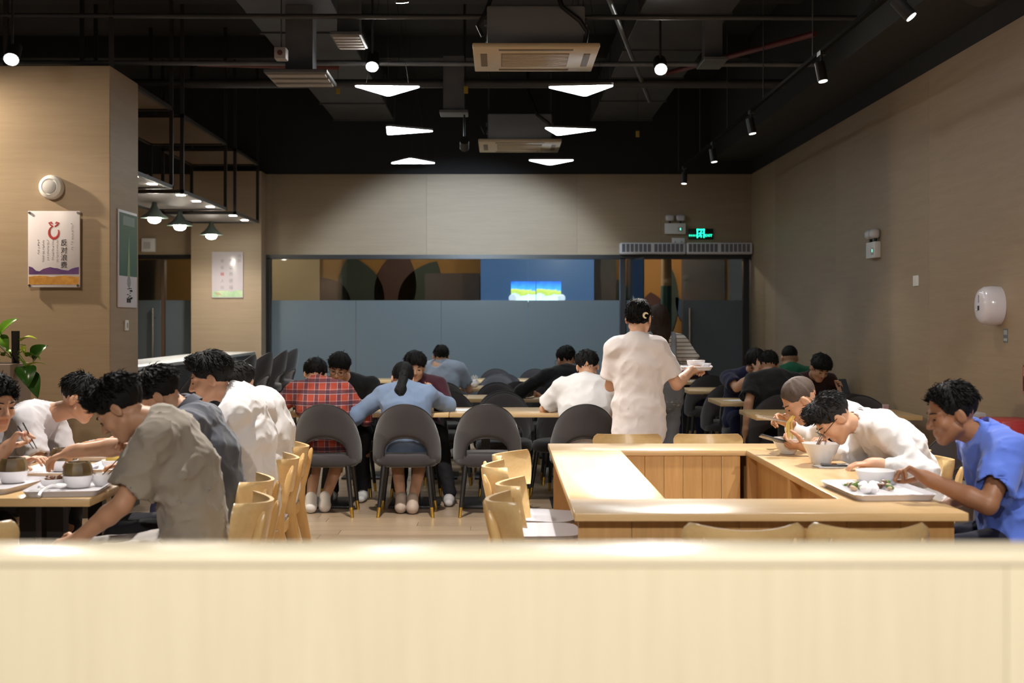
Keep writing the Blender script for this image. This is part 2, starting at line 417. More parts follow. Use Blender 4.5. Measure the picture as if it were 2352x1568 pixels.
def person(label, pelvis, neck, head, yaw, hpr=(20, 0, 0), near=False, tone='mid', shirt=('tee', 'white', 'short'), shirt_mat=None,
           legs='sit', trouser=(0.02, 0.02, 0.025), shorts=False, shoe=(0.5, 0.5, 0.5), hair='short', hairc='black', hl=0.062, arms=None,
           tw=0.0, size=1.0, width=1.0, glasses=False, collar=False, knees=None, feet=None, long_hem=0.0, face=True, loose=0.0, hvol=0.0, bib=False, fold=1.4):
    px, py = pelvis[0], pelvis[1]
    root = thing('person', label, 'person', (px, py, 0), yaw)
    cy, sy = math.cos(math.radians(yaw)), math.sin(math.radians(yaw))
    def loc(p): dx, dy = p[0]-px, p[1]-py; return _v(dx*cy+dy*sy, -dx*sy+dy*cy, p[2])
    def lvec(v): return _v(v[0]*cy+v[1]*sy, -v[0]*sy+v[1]*cy, v[2])
    hb = 0.0055 if near else 0.009
    hs = 0.009 if near else 0.013
    Pv = loc((px, py, pelvis[2])); N = loc(neck); Hc = loc(head); R = euler(*hpr)
    ctrl = Pv+_v(0, -0.02, 1)*np.linalg.norm(N-Pv)*0.5
    def spine(t): return Pv*(1-t)**2+ctrl*2*t*(1-t)+N*t*t
    lat = _v(math.cos(math.radians(tw)), math.sin(math.radians(tw)), 0)
    w = width
    def hl_(p): return Hc+R @ (np.array(p)*size)
    # --- joints
    st = spine(0.90); sdir = unit(spine(1)-spine(0.85)); Sh = {}
    for sd, sg in (('L', -1), ('R', 1)): Sh[sd] = st+lat*sg*0.165*w-sdir*0.02
    A = {}
    for sd, sg in (('L', -1), ('R', 1)):
        spec = (arms or {}).get(sd)
        if spec is None:
            Wt = Sh[sd]+_v(sg*0.03, 0.25, -0.30); pole = _v(sg*0.6, -0.6, -0.6); pose = 'relax'; hd = None; hn = None
        else:
            Wt = loc(spec[0]); pole = lvec(spec[1]) if len(spec) > 1 and spec[1] is not None else _v(sg*0.6, -0.4, -0.8)
            pose = spec[2] if len(spec) > 2 else 'relax'; hd = lvec(spec[3]) if len(spec) > 3 and spec[3] is not None else None
            hn = lvec(spec[4]) if len(spec) > 4 and spec[4] is not None else None
        E, Wr = ik(Sh[sd], Wt, 0.275*size, 0.245*size, pole)
        d = unit(Wr-E) if hd is None else unit(hd)
        n = hn if hn is not None else (_v(0, 0, -1) if abs(d[2]) < 0.8 else _v(-sg, 0, 0))
        A[sd] = (E, Wr, d, n, pose)
    hip = {sd: Pv+_v(sg*0.085, 0.0, -0.01) for sd, sg in (('L', -1), ('R', 1))}
    K, An = {}, {}
    for sd, sg in (('L', -1), ('R', 1)):
        if legs == 'sit':
            K[sd] = hip[sd]+_v(sg*0.04, 0.40, -0.02); An[sd] = _v(K[sd][0], K[sd][1]-0.02, 0.085)
        else:
            K[sd] = _v(sg*0.08, 0.02 if sd == 'L' else 0.06, 0.47); An[sd] = _v(sg*0.085, -0.03 if sd == 'L' else 0.05, 0.085)
        if knees and sd in knees: K[sd] = loc(knees[sd])
        if feet and sd in feet: An[sd] = loc(feet[sd])
    # --- body
    B = []
    tor = [(0.0, 0.098, 1.45), (0.3, 0.092, 1.38), (0.6, 0.098, 1.45), (0.84, 0.085, 1.65)]
    for (t1, r1, q1), (t2, r2, q2) in zip(tor, tor[1:]): B.append(ecap(spine(t1), spine(t2), r1*w, r2*w, lat, q1, q2, 0.03))
    B.append(cap(spine(0.97), hl_((0, -0.028, -0.075)), 0.056*size, 0.05*size, 0.03))
    for sd in 'LR':
        E, Wr, d, n, pose = A[sd]
        B.append(cap(spine(0.93), Sh[sd], 0.055, 0.05, 0.03)); B.append(cap(Sh[sd], E, 0.049*size, 0.038*size, 0.02))
        B.append(cap(E, E+(Wr-E)*0.3, 0.039*size, 0.040*size, 0.012)); B.append(cap(E+(Wr-E)*0.3, Wr, 0.039*size, 0.026*size, 0.012))
        B += hand_prims(Wr, d, n, sd, pose, size)
        B.append(cap(hip[sd], K[sd], 0.078, 0.055, 0.03)); B.append(cap(K[sd], K[sd]+(An[sd]-K[sd])*0.35, 0.052, 0.054, 0.02)); B.append(cap(K[sd]+(An[sd]-K[sd])*0.35, An[sd], 0.054, 0.036, 0.02))
    s = size
    HP = [ell(hl_((0, -0.015, 0.03)), np.array((0.075, 0.094, 0.088))*s, R, 0.02), ell(hl_((0, 0.026, -0.028)), np.array((0.061, 0.062, 0.082))*s, R, 0.02)]
    for g in (-1, 1):
        HP += [cap(hl_((g*0.05, 0.005, -0.058)), hl_((g*0.014, 0.062, -0.098)), 0.022*s, 0.02*s, 0.025),
               cap(hl_((g*0.012, 0.078, 0.020)), hl_((g*0.045, 0.064, 0.018)), 0.011*s, 0.010*s, 0.012),
               ell(hl_((g*0.040, 0.058, -0.030)), np.array((0.022, 0.020, 0.022))*s, R, 0.02),
               ell(hl_((g*0.031, 0.098, -0.002)), np.array((0.017, 0.016, 0.011))*s, R, 0.014, '-'),
               ell(hl_((g*0.031, 0.071, -0.002)), np.array((0.015, 0.012, 0.010))*s, R, 0.006),
               ell(hl_((g*0.0135, 0.092, -0.036)), np.array((0.009, 0.010, 0.008))*s, R, 0.006)]
        eR = R @ np.array(Matrix.Rotation(g*0.35, 3, 'Z') @ Matrix.Rotation(-0.2, 3, 'X'))
        HP += [ell(hl_((g*0.079, -0.010, -0.012)), np.array((0.009, 0.021, 0.033))*s, eR, 0.006), ell(hl_((g*0.089, 0.0, -0.010)), np.array((0.007, 0.010, 0.017))*s, eR, 0.005, '-')]
    HP += [cap(hl_((0, 0.084, 0.006)), hl_((0, 0.103, -0.031)), 0.0085*s, 0.0125*s, 0.010),
           cap(hl_((-0.018, 0.082, -0.0615)), hl_((0.018, 0.082, -0.0615)), 0.0075*s, None, 0.006), cap(hl_((-0.014, 0.081, -0.0725)), hl_((0.014, 0.081, -0.0725)), 0.0085*s, None, 0.006),
           cap(hl_((-0.02, 0.094, -0.0665)), hl_((0.02, 0.094, -0.0665)), 0.0025*s, None, 0.004, '-')]
    B += HP
    V, Q = sdf_mesh(B, hb)
    C = V[Q].mean(1); q = (C-Hc) @ R/s
    lip = (np.abs(q[:, 0]) < 0.021) & (q[:, 1] > 0.080) & (q[:, 2] < -0.056) & (q[:, 2] > -0.079)
    sk = skin(tone)
    body = link('body', np_mesh('body', V, Q, list(sk), midx=lip.astype(int)), root)
    # --- clothes
    kind, cname, slv = shirt
    sm = shirt_mat or MATS['cloth_'+cname]
    ex = 0.014+loose; T = []; late = []
    for (t1, r1, q1), (t2, r2, q2) in zip(tor, tor[1:]): T.append(ecap(spine(t1), spine(t2), r1*w+ex, r2*w+ex*0.8, lat, q1, q2, 0.035))
    hem = Pv+_v(0, 0.02, -0.05-long_hem) if legs == 'sit' else Pv+_v(0, 0, -0.12-long_hem)
    T.append(ecap(Pv, hem, 0.108*w+ex, (0.118 if legs == 'sit' else 0.112)*w+ex, lat, 1.42, 1.42, 0.03))
    T.append(cap(spine(0.93), spine(0.985), 0.072, 0.06 if not collar else 0.058, 0.03))
    for sd in 'LR':
        E, Wr, d, n, pose = A[sd]
        T.append(cap(spine(0.92), Sh[sd], 0.064+loose*0.5, 0.062+loose*0.5, 0.03))
        if slv == 'short':
            e2 = Sh[sd]+(E-Sh[sd])*0.76; ud = unit(E-Sh[sd]); T.append(ccap(Sh[sd], e2, 0.064+loose*0.6, 0.060+loose*1.2, 0.03)); late.append(cap(e2-ud*0.02, e2+ud*0.10, 0.044+loose*0.9, 0.046+loose*0.9, 0.003, '-'))
        else:
            T.append(cap(Sh[sd], E, 0.062+loose*0.5, 0.052+loose*0.5, 0.03)); T.append(cap(E, Wr-(Wr-E)*(0.06 if slv == 'long' else 0.35), 0.053+loose*0.5, 0.042 if slv == 'long' else 0.05, 0.03))
    T += late
    if collar:
        cax = unit(hl_((0, -0.028, -0.075))-spine(0.93)); cax = unit(cax*0.6+sdir*0.4); cc0 = spine(0.97)+cax*0.012; cfw = unit(np.cross(lat, cax)*-1); cfw = cfw if cfw[1] > 0 else -cfw; cl = np.cross(cfw, cax)
        def col_(u, v, k):
            th = math.radians(205)*(2*u-1)*0.86; rr_, zz_ = [(0.069, -0.010), (0.064, 0.034), (0.070, 0.039), (0.081, -0.002)][min(3, int(round(v*3)))]
            rr_ = rr_-(0.0035 if k else 0); fr_ = abs(2*u-1)**3; zz_ = zz_-0.028*fr_; rr_ = rr_*(1+0.06*fr_)
            p_ = cc0-cfw*math.cos(th)*rr_+cl*math.sin(th)*rr_+cax*zz_
            return Vector(p_)
        mbc = MB(); mbc.shell(col_, 36, 3); mbc.build('collar', sm, root, ang=1.4)
        up = unit(hl_((0, -0.028, -0.075))-spine(0.97)); c0 = spine(0.985)
        T.append(cap(c0, c0+up*0.032, 0.066, 0.062, 0.012)); T.append(cap(c0-up*0.01, c0+up*0.12, 0.054, 0.055, 0.004, '-'))
    rs = random.random()*20; zmin = Pv[2]-0.105-long_hem if legs == 'sit' else Pv[2]-0.215-long_hem
    def folds(x, y, z, D):
        f = vnoise(x*7+rs+y*3, y*7+z*4, z*8+x*5+rs)
        g = 1-np.abs(2*vnoise(x*10+z*7+rs, y*9+z*4, z*9-x*7+rs*2)-1); g2 = 1-np.abs(2*vnoise(x*17-z*12+rs, y*17, z*13+x*12)-1)
        D = D+((f-0.5)*0.008*(1+loose*10)-(g**4-0.2)*0.0055*(1+loose*10)-(g2**5-0.17)*0.004)*fold
        return D
    def sfolds(x, y, z, D):
        D = folds(x, y, z, D)
        return np.maximum(D, zmin-z)
    V, Q = sdf_mesh(T, hs, sfolds); V = relax(V, Q, 1)
    link('shirt', np_mesh('shirt', V, Q, [sm]), root)
    tm = mat('trousers_%.3f_%.3f_%.3f' % trouser, trouser, 0.85, bump=(16, 0.2), spec=0.2)
    G = [ecap(Pv+_v(0, 0, 0.04), Pv+_v(0, 0.0, 0.0 if legs == 'sit' else -0.05), 0.103*w, 0.106*w, lat, 1.38, 1.38, 0.03)]
    for sd in 'LR':
        G.append(cap(hip[sd], K[sd], 0.088, 0.068, 0.03))
        if shorts: G.append(cap(K[sd], K[sd]+(An[sd]-K[sd])*0.15, 0.07, 0.072, 0.02))
        else: G.append(cap(K[sd], An[sd]+_v(0, 0, 0.01), 0.066, 0.052, 0.025))
    V, Q = sdf_mesh(G, 0.013, folds); V = relax(V, Q, 1)
    link('trousers', np_mesh('trousers', V, Q, [tm]), root)
    shm = mat('shoe_%.2f_%.2f_%.2f' % shoe, shoe, 0.6)
    for sd in 'LR':
        a = An[sd]; fwd = _v(0, 1, 0); up = _v(0, 0, 1)
        if a[2] > 0.12: fwd = unit(_v(0, 0.45, -1)); up = unit(_v(0, 1, 0.45))
        ft = a-up*0.04
        if a[2] <= 0.12: ft[2] = 0.047
        S_ = [cap(ft-fwd*0.045, ft+fwd*0.06, 0.042, 0.040, 0.02), ecap(ft+fwd*0.06-up*0.008, ft+fwd*0.14-up*0.014, 0.034, 0.028, _v(1, 0, 0), 1.25, 1.25, 0.02), cap(ft-fwd*0.03, a+up*0.02, 0.045, 0.044, 0.02)]
        V, Q = sdf_mesh(S_, 0.011)
        if a[2] <= 0.12: V[:, 2] = np.maximum(V[:, 2], 0.002)
        link('shoe', np_mesh('shoe', V, Q, [shm]), root)
    if bib:
        O = [ecap(Pv, spine(0.55), 0.112*w+ex, 0.102*w+ex, lat, 1.42, 1.40, 0.02), ecap(Pv, Pv+_v(0, 0, -0.12), 0.118*w+ex, 0.112*w+ex, lat, 1.42, 1.42, 0.02)]
        for g in (-1, 1): O.append(cap(spine(0.5)+lat*g*0.07+_v(0, -0.125, 0), spine(0.96)+lat*g*0.09+_v(0, -0.055, 0.02), 0.024, 0.022, 0.01)); O.append(cap(spine(0.96)+lat*g*0.09+_v(0, -0.055, 0.02), spine(0.6)+lat*g*0.08+_v(0, 0.12, 0), 0.022, 0.024, 0.01))
        V, Q = sdf_mesh(O, 0.011, folds); link('overalls', np_mesh('overalls', V, Q, [tm]), root)
    # --- hair
    rh = random.random()*30
    hv = hvol
    if hair == 'buzz': hv -= 0.004
    H = [ell(hl_((0, -0.018, 0.033)), np.array((0.085+hv, 0.103+hv, 0.095+hv))*s, R, 0.01)]
    if hair == 'long':
        H += [ell(hl_((0, -0.045, -0.10)), np.array((0.090, 0.062, 0.15))*s, R, 0.05), ell(hl_((0, -0.06, -0.22)), np.array((0.088, 0.045, 0.12))*s, R, 0.05)]
    if hair == 'pony':
        b0, b1, b2, b3 = hl_((0, -0.105, 0.0)), hl_((0.0, -0.15, -0.03)), Hc+_v(0.005, -0.235, -0.085)*s, Hc+_v(0.02, -0.275, -0.205)*s
        H += [cap(b0, b1, 0.030, 0.032, 0.01), cap(b1, b2, 0.032, 0.046, 0.02), cap(b2, b3, 0.046, 0.028, 0.02)]
    if hair == 'quiff': H += [ell(hl_((0, 0.045, 0.098)), np.array((0.064, 0.05, 0.032))*s, R, 0.03)]
    if hair == 'mop': H += [ell(hl_((0, 0.02, 0.06)), np.array((0.09, 0.085, 0.075))*s, R, 0.03)]
    def hairpost(x, y, z, D):
        q = (np.stack([x, y, z], 1)-Hc) @ R/s; X, Y, Z = q[:, 0], q[:, 1], q[:, 2]
        phi = np.arctan2(X, -(Y+0.03)); rr = np.sqrt(X*X+Y*Y)
        amp = {'buzz': 0.004}.get(hair, 0.010 if hair not in ('pony', 'long', 'bob') else 0.006)
        wv = vnoise(X*25+rh, Y*25, Z*25)*1.6
        D = D+(vnoise(phi*6+rh+wv, rr*14+Z*8, Z*9+rh)+0.7*vnoise(phi*16+rh+wv*2, rr*18, Z*16)+0.45*vnoise(phi*34+wv*3, rr*26, Z*20+rh)-1.05)*amp
        if hair not in ('long', 'pony', 'bob'): D = D+np.clip(0.045-Z, 0, 0.08)*0.13*np.clip((0.06-Y)*20, 0, 1)
        if hair in ('long', 'pony'): lowz = np.where(Y < (-0.07 if hair == 'pony' else 0.02), -0.6, -0.03+0.7*(Y-0.0))
        elif hair in ('bob',): lowz = np.where(Y < 0.0, -0.088+0.4*np.abs(X), -0.02+0.8*Y)
        else: lowz = -0.052+0.50*(Y+0.09)+(0.006 if hair == 'buzz' else 0)
        if hair == 'pony': lowz = np.where((Y < -0.07) & (Z > -0.07), -0.6, lowz); lowz = np.where(Y >= -0.07, -0.045+0.5*(Y+0.08), lowz)
        D = np.maximum(D, lowz-Z+(vnoise(phi*14, Z*10+rh, rr*10)-0.5)*0.012)
        k0 = np.sqrt((X/(0.086 if hair in ('short', 'quiff', 'buzz') else 0.066))**2+((Y-0.085)/0.062)**2+((Z-(hl-0.088))/0.088)**2)
        D = np.maximum(D, (1-k0)*0.06)
        return D
    V, Q = sdf_mesh(H, 0.0055 if near else 0.008, hairpost)
    if hair not in ('buzz',):
        rg = np.random.RandomState(int(rh*1000) % 9999)
        a, b_, c_ = V[Q[:, 0]], V[Q[:, 1]], V[Q[:, 3]]; nn = np.cross(b_-a, c_-a); nn /= np.maximum(np.linalg.norm(nn, axis=1), 1e-9)[:, None]
        cen = V[Q].mean(1); qq = (cen-Hc) @ R/s
        ok = np.argwhere((qq[:, 2] > 0.035) if hair in ('short', 'quiff') else ((qq[:, 2] > -0.02) | (qq[:, 1] < -0.05)))[:, 0]
        nt_ = 900 if near else 240
        pick = rg.choice(ok, min(nt_, len(ok)), replace=False); p0 = cen[pick]; n0 = nn[pick]; ql = qq[pick]
        fz = -0.05-0.3*np.maximum(0, 0.05-ql[:, 2])
        if hair in ('short', 'quiff'): fz = np.where(ql[:, 1] > 0.03, 0.07, fz)
        fl = np.stack([ql[:, 0]*1.2, np.where(ql[:, 1] > 0.0, 0.06 if hair in ('short', 'quiff') else 0.09, ql[:, 1]-0.02), fz], 1) @ R.T
        fl = fl/np.linalg.norm(fl, axis=1)[:, None]; fl = fl-n0*(fl*n0).sum(1)[:, None]
        fl += rg.randn(len(pick), 3)*0.10; d_ = fl/np.maximum(np.linalg.norm(fl, axis=1), 1e-6)[:, None]
        up_ = (0.10+0.16*rg.rand(len(pick))*np.clip(ql[:, 2]*14, 0.3, 1))[:, None]; d_ = d_*(1-up_)+n0*up_*{'pony': 0.3, 'long': 0.2, 'bob': 0.4}.get(hair, 1.0)
        ln = (0.026+0.022*rg.rand(len(pick)))[:, None]*s; sd_ = np.cross(n0, d_); sd_ /= np.maximum(np.linalg.norm(sd_, axis=1), 1e-6)[:, None]
        r_ = 0.0030*s; base = p0-n0*0.002
        A0, A1, A2 = base+sd_*r_, base-sd_*r_, base+n0*r_*1.3; B0, B1, B2 = A0+d_*ln*0.6-n0*0.0005, A1+d_*ln*0.6, A2+d_*ln*0.6; T_ = base+d_*ln-n0*ln*0.22
        NV = len(V); m_ = len(pick); V = np.concatenate([V, A0, A1, A2, B0*0.5+(base+d_*ln*0.6)*0.5, B1*0.5+(base+d_*ln*0.6)*0.5, B2*0.5+(base+d_*ln*0.6)*0.5, T_])
        I_ = np.arange(m_); o_ = lambda k: NV+k*m_+I_
        tq = [np.stack([o_(a_), o_(b2_), o_(b2_+3), o_(a_+3)], 1) for a_, b2_ in ((0, 1), (1, 2), (2, 0))]+[np.stack([o_(3), o_(4), o_(6), o_(6)], 1)[:0]]
        Q = np.concatenate([Q]+tq+[np.stack([o_(3), o_(4), o_(5), o_(6)], 1)])
    link('hair', np_mesh('hair', V, Q, [hairm(hairc)]), root)
    if face:
        for g in (-1, 1):
            b = MB(); Rm = Matrix(R.tolist())
            b.ball((0, 0, 0), (0.0125*s, 0.005*s, 0.0042*s), 8, Rm)
            b.build('eye', mat('eye_dark', (0.012, 0.009, 0.008), 0.25), root, loc=Vector(hl_((g*0.031, 0.0835, -0.004))))
            b = MB(); pts = [hl_((g*(0.014+0.036*t), 0.091-0.022*t*t, 0.0205+0.003*math.sin(t*3.1))) for t in (0, .25, .5, .75, 1)]
            b.tube(pts, [0.0020*s, 0.0030*s, 0.0030*s, 0.0025*s, 0.0014*s], 6); b.build('eyebrow', hairm('black'), root)
    if glasses:
        gm = mat('glasses_frame', (0.02, 0.018, 0.018), 0.3); b = MB()
        for g in (-1, 1):
            b.tube([hl_((g*0.034+0.025*math.cos(t), 0.105-abs(0.018*math.cos(t)*0.3), -0.004+0.019*math.sin(t))) for t in [2*PI*i/20 for i in range(20)]], 0.0016, 6, True)
            b.tube([hl_((g*0.058, 0.098, 0.002)), hl_((g*0.080, 0.04, 0.004)), hl_((g*0.083, -0.01, 0.002))], 0.0018, 6)
        b.tube([hl_((-0.010, 0.107, 0.0)), hl_((0, 0.110, 0.003)), hl_((0.010, 0.107, 0.0))], 0.0016, 6)
        b.build('glasses', gm, root)
    return root, dict(hands={sd: (A[sd][1]+A[sd][2]*0.09) for sd in 'LR'})
# ================================================================ THE SETTING
XR, YB, ZT = 3.28, 17.1, 3.38
wallm = mat('wall_tan', (0.335, 0.245, 0.155), 0.55, bump=(30, 0.04), var=(2.2, (0.30, 0.222, 0.143), 6), spec=0.3)
def wallmat(name, c, c2, g):
    return wood(name, c, c2, grain=g, rough=0.48, scale=3.0, bump=0.03)
WALLM = wallmat('wall_woodgrain', (0.345, 0.258, 0.168), (0.30, 0.222, 0.142), (0.6, 0.6, 9))
blackm = mat('ceiling_black', (0.012, 0.012, 0.013), 0.8)
blackm2 = mat('black_metal', (0.012, 0.011, 0.011), 0.45)
darkg = mat('duct_dark_grey', (0.045, 0.045, 0.048), 0.55, var=(3, (0.03, 0.03, 0.033), 4))
midg = mat('duct_grey', (0.13, 0.135, 0.145), 0.45, metal=0.2, var=(4, (0.08, 0.085, 0.095), 4))
floorm = wood('floor_plank_wood', (0.44, 0.33, 0.225), (0.36, 0.26, 0.17), grain=(1, 16, 16), rough=0.28, scale=2.2, bump=0.05)
gapm = mat('floor_joint', (0.12, 0.09, 0.06), 0.8)
# floor: base slab with joints, planks laid on it
fl = MB(); fl.box(-6.2, XR+0.2, -4, YB+4.5, -0.10, -0.006); FLOOR = struct(fl.build('floor', gapm))
def plank(x0, x1, y0, y1):
    b = MB(); b.box(x0+0.0015, x1-0.0015, y0+0.0015, y1-0.0015, -0.005, random.uniform(-0.0006, 0.0004), 0.0)
    return b.mesh('plank', False)
pw, pl = 0.19, 1.25; rows = int((13.6-8.0)/pw)
for i in range(rows):
    y0 = 8.0+i*pw; off = random.uniform(0, pl); x = -4.3-off
    while x < XR:
        x1 = min(x+pl, XR); xa = max(x, -4.3)
        if x1-xa > 0.05:
            me = plank(xa, x1, y0, y0+pw); me.materials.append(floorm); link('plank', me, FLOOR)
        x += pl
b = MB()                                            # the remaining planks, too far or out of sight to tell apart
for (ya, yb, xa, xb) in ((-4, 8.0, -6.2, XR+0.2), (8.0+rows*pw, YB+4.5, -6.2, XR+0.2)):
    y0 = ya
    while y0 < yb-0.01:
        y1 = min(y0+pw, yb); x = xa-random.uniform(0, pl)
        while x < xb:
            xs, xe = max(x, xa), min(x+pl, xb)
            if xe-xs > 0.01: b.box(xs+0.0015, xe-0.0015, y0+0.0015, y1-0.0015, -0.005, 0)
            x += pl
        y0 += pw
tag(b.build('plank_field', floorm, FLOOR, False), kind='stuff')
b = MB(); b.box(-6.2, -4.3, 8.0, 8.0+rows*pw, -0.005, 0); tag(b.build('plank_border', floorm, FLOOR, False), kind='stuff')
# right wall: black above, wood-grain panels below
b = MB(); b.box(XR+0.01, XR+0.2, -4, YB+0.2, 0, 4.8); WR = struct(b.build('wall_right', blackm, smooth=False))
ys = [-4, -1.2, 1.6, 4.4, 7.2, 10.0, 12.8, 15.6, YB]
for a, c in zip(ys, ys[1:]):
    b = MB(); b.box(XR, XR+0.012, a+0.0008, c-0.0008, 0.09, ZT); b.build('wall_panel', WALLM, WR, False)
b = MB(); b.box(XR-0.012, XR, -4, YB, 0, 0.09); struct(b.build('baseboard_right', mat('baseboard', (0.05, 0.045, 0.04), 0.5), smooth=False))
# back wall, above the glazing
b = MB(); b.box(-6.2, XR+0.2, YB+0.012, YB+0.2, 2.28, 4.8); WB = struct(b.build('wall_back', blackm, smooth=False))
xs = [-6.2, -3.0, -0.97, 1.0, 2.1, XR]
for a, c in zip(xs, xs[1:]):
    b = MB(); b.box(a+0.001, c-0.001, YB, YB+0.012, 2.30, ZT); b.build('wall_panel', WALLM, WB, False)
# low wall under the glazing
b = MB(); b.box(-3.07, 1.56, YB+0.01, YB+0.15, 0, 0.56); struct(b.build('wall_low', WALLM, smooth=False))
# wall pier with the second poster
PX0, PX1, PY = -3.97, -3.07, 16.75
b = MB(); b.box(PX0, PX1, PY, YB+0.2, 0, ZT); struct(b.build('wall_pier', WALLM, smooth=False))
# left wall block with the first poster (column)
CX, CY0, CY1 = -2.90, 9.70, 10.45
b = MB(); b.box(-6.2, CX, CY0, CY1, 0, 3.36, 0.006); struct(b.build('wall_left_column', WALLM, smooth=False))
b = MB(); b.box(-6.2, CX+0.012, CY0-0.012, CY1, 0, 0.09); struct(b.build('baseboard_left', MATS['baseboard'], smooth=False))
b = MB(); b.box(-6.4, -6.2, -4, YB+0.2, 0, 4.8); struct(b.build('wall_left', WALLM, smooth=False))
b = MB(); b.box(-6.4, XR+0.2, -4.2, -4, 0, 4.8); struct(b.build('wall_rear', WALLM, smooth=False))
# ceiling with beams
b = MB(); b.box(-6.4, XR+0.2, -4.2, YB+0.2, 4.6, 4.8)
CEIL = struct(b.build('ceiling', blackm, smooth=False))
beamm = mat('beam_black', (0.020, 0.020, 0.021), 0.75)
for y in (11.6, 14.4):
    b = MB(); b.box(-6.2, XR, y, y+0.35, 4.36, 4.6); struct(b.build('ceiling_beam', beamm, CEIL, False))
b = MB(); b.box(2.75, XR+0.01, -4, YB, 3.55, 4.6); struct(b.build('ceiling_bulkhead', beamm, CEIL, False))
# corridor behind the glass
corw = mat('corridor_ochre', (0.26, 0.125, 0.025), 0.7); cord = mat('corridor_dark', (0.045, 0.045, 0.05), 0.7, var=(2, (0.07, 0.05, 0.05), 3))
b = MB(); b.box(-6.2, XR+0.2, 19.9, 20.1, 0, 3.2); WC = struct(b.build('wall_corridor', corw, smooth=False))
b = MB(); b.box(-6.2, XR+0.2, YB+0.2, 20.1, 2.75, 2.85); struct(b.build('ceiling_corridor', cord, smooth=False))
# ---------------------------------------------------------------- glazing
def glassm(name):
    m, nt, bb = nmat(name); nt.nodes.remove(bb)
    out = nt.nodes['Material Output']; tr = nt.nodes.new('ShaderNodeBsdfTransparent'); tr.inputs[0].default_value = (0.86, 0.90, 0.91, 1)
    gl = nt.nodes.new('ShaderNodeBsdfGlossy'); gl.inputs['Roughness'].default_value = 0.02
    fr = nt.nodes.new('ShaderNodeFresnel'); fr.inputs[0].default_value = 1.75
    mx = nt.nodes.new('ShaderNodeMixShader'); lnk(nt, fr.outputs[0], mx.inputs[0]); lnk(nt, tr.outputs[0], mx.inputs[1]); lnk(nt, gl.outputs[0], mx.inputs[2]); lnk(nt, mx.outputs[0], out.inputs[0])
    return m
GLASS = glassm('clear_glass')
def frostm(name, col):
    m, nt, bb = nmat(name)
    bb.inputs['Base Color'].default_value = (*col, 1); bb.inputs['Roughness'].default_value = 0.38
    tl = nt.nodes.new('ShaderNodeBsdfTranslucent'); tl.inputs[0].default_value = (*col, 1)
    mx = nt.nodes.new('ShaderNodeMixShader'); mx.inputs[0].default_value = 0.3
    out = nt.nodes['Material Output']; lnk(nt, bb.outputs[0], mx.inputs[1]); lnk(nt, tl.outputs[0], mx.inputs[2]); lnk(nt, mx.outputs[0], out.inputs[0])
    return m
FROST = frostm('frosted_film', (0.145, 0.178, 0.195))
framem = mat('dark_window_frame', (0.012, 0.012, 0.014), 0.35)
steel = mat('brushed_steel', (0.62, 0.62, 0.62), 0.25, metal=1.0)
GT, GF = 2.27, 1.73     # head of glazing, top of frosted film
b = MB(); b.box(-3.07, XR, YB-0.02, YB+0.10, GT, GT+0.055); struct(b.build('trim_1', framem, smooth=False))
def window(nm, x0, x1, zb):
    r = struct(thing(nm, None, None, ((x0+x1)/2, YB+0.05, 0))); w = (x1-x0)/2
    b = MB(); b.box(-w+0.002, w-0.002, -0.006, 0.006, GF, GT); b.build('pane', GLASS, r, False)
    b = MB(); b.box(-w+0.002, w-0.002, -0.006, 0.006, zb, GF); b.build('frosted_pane', FROST, r, False)
    return r
xs = [-3.01, -1.9, -0.78, 0.36, 1.56]
for i, (a, c) in enumerate(zip(xs, xs[1:])): window('window_%d' % (i+1), a, c, 0.56)
for i, (x, wd_) in enumerate(((-3.04, 0.06), (1.60, 0.07), (3.215, 0.075))):
    b = MB(); b.box(x-wd_/2, x+wd_/2, YB-0.02, YB+0.10, 0, GT+0.01); struct(b.build('trim_%d' % (i+2), framem, smooth=False))
def leaf(nm, hinge, width, ang, hside):
    r = struct(thing(nm, None, None, (hinge, YB+0.04, 0), ang)); s_ = 1 if width > 0 else -1; w = abs(width)
    x0, x1 = (0, w) if s_ > 0 else (-w, 0)
    b = MB(); b.box(x0, x1, -0.006, 0.006, GF, GT-0.01); b.build('pane', GLASS, r, False)
    b = MB(); b.box(x0, x1, -0.006, 0.006, 0.02, GF); b.build('frosted_pane', FROST, r, False)
    hx = x1-0.08 if s_ > 0 else x0+0.08
    b = MB(); b.cyl((hx, -0.06, 0.72), (hx, -0.06, 1.63), 0.016); 
    for z in (0.85, 1.5): b.cyl((hx, -0.06, z), (hx, 0.0, z), 0.010)
    b.build('handle', steel, r)
    return r
leaf('door_1', 3.17, -0.78, 0, 0)          # closed right leaf
leaf('door_2', 1.645, 0.74, -78, 0)        # left leaf standing open into the room
# left glass door beyond the bar
b = MB(); b.box(-6.0, PX0, YB-0.02, YB+0.10, GT, GT+0.055); struct(b.build('trim_5', framem, smooth=False))
b = MB(); b.box(-4.45, -4.40, YB-0.02, YB+0.1, 0, GT); struct(b.build('trim_6', mat('door_post_brown', (0.10, 0.055, 0.03), 0.5), smooth=False))
window('window_5', -4.40, PX0-0.001, 0.02); window('window_6', -5.6, -4.75, 0.02)
leaf('door_3', -4.75, 0.34, -20, 0)
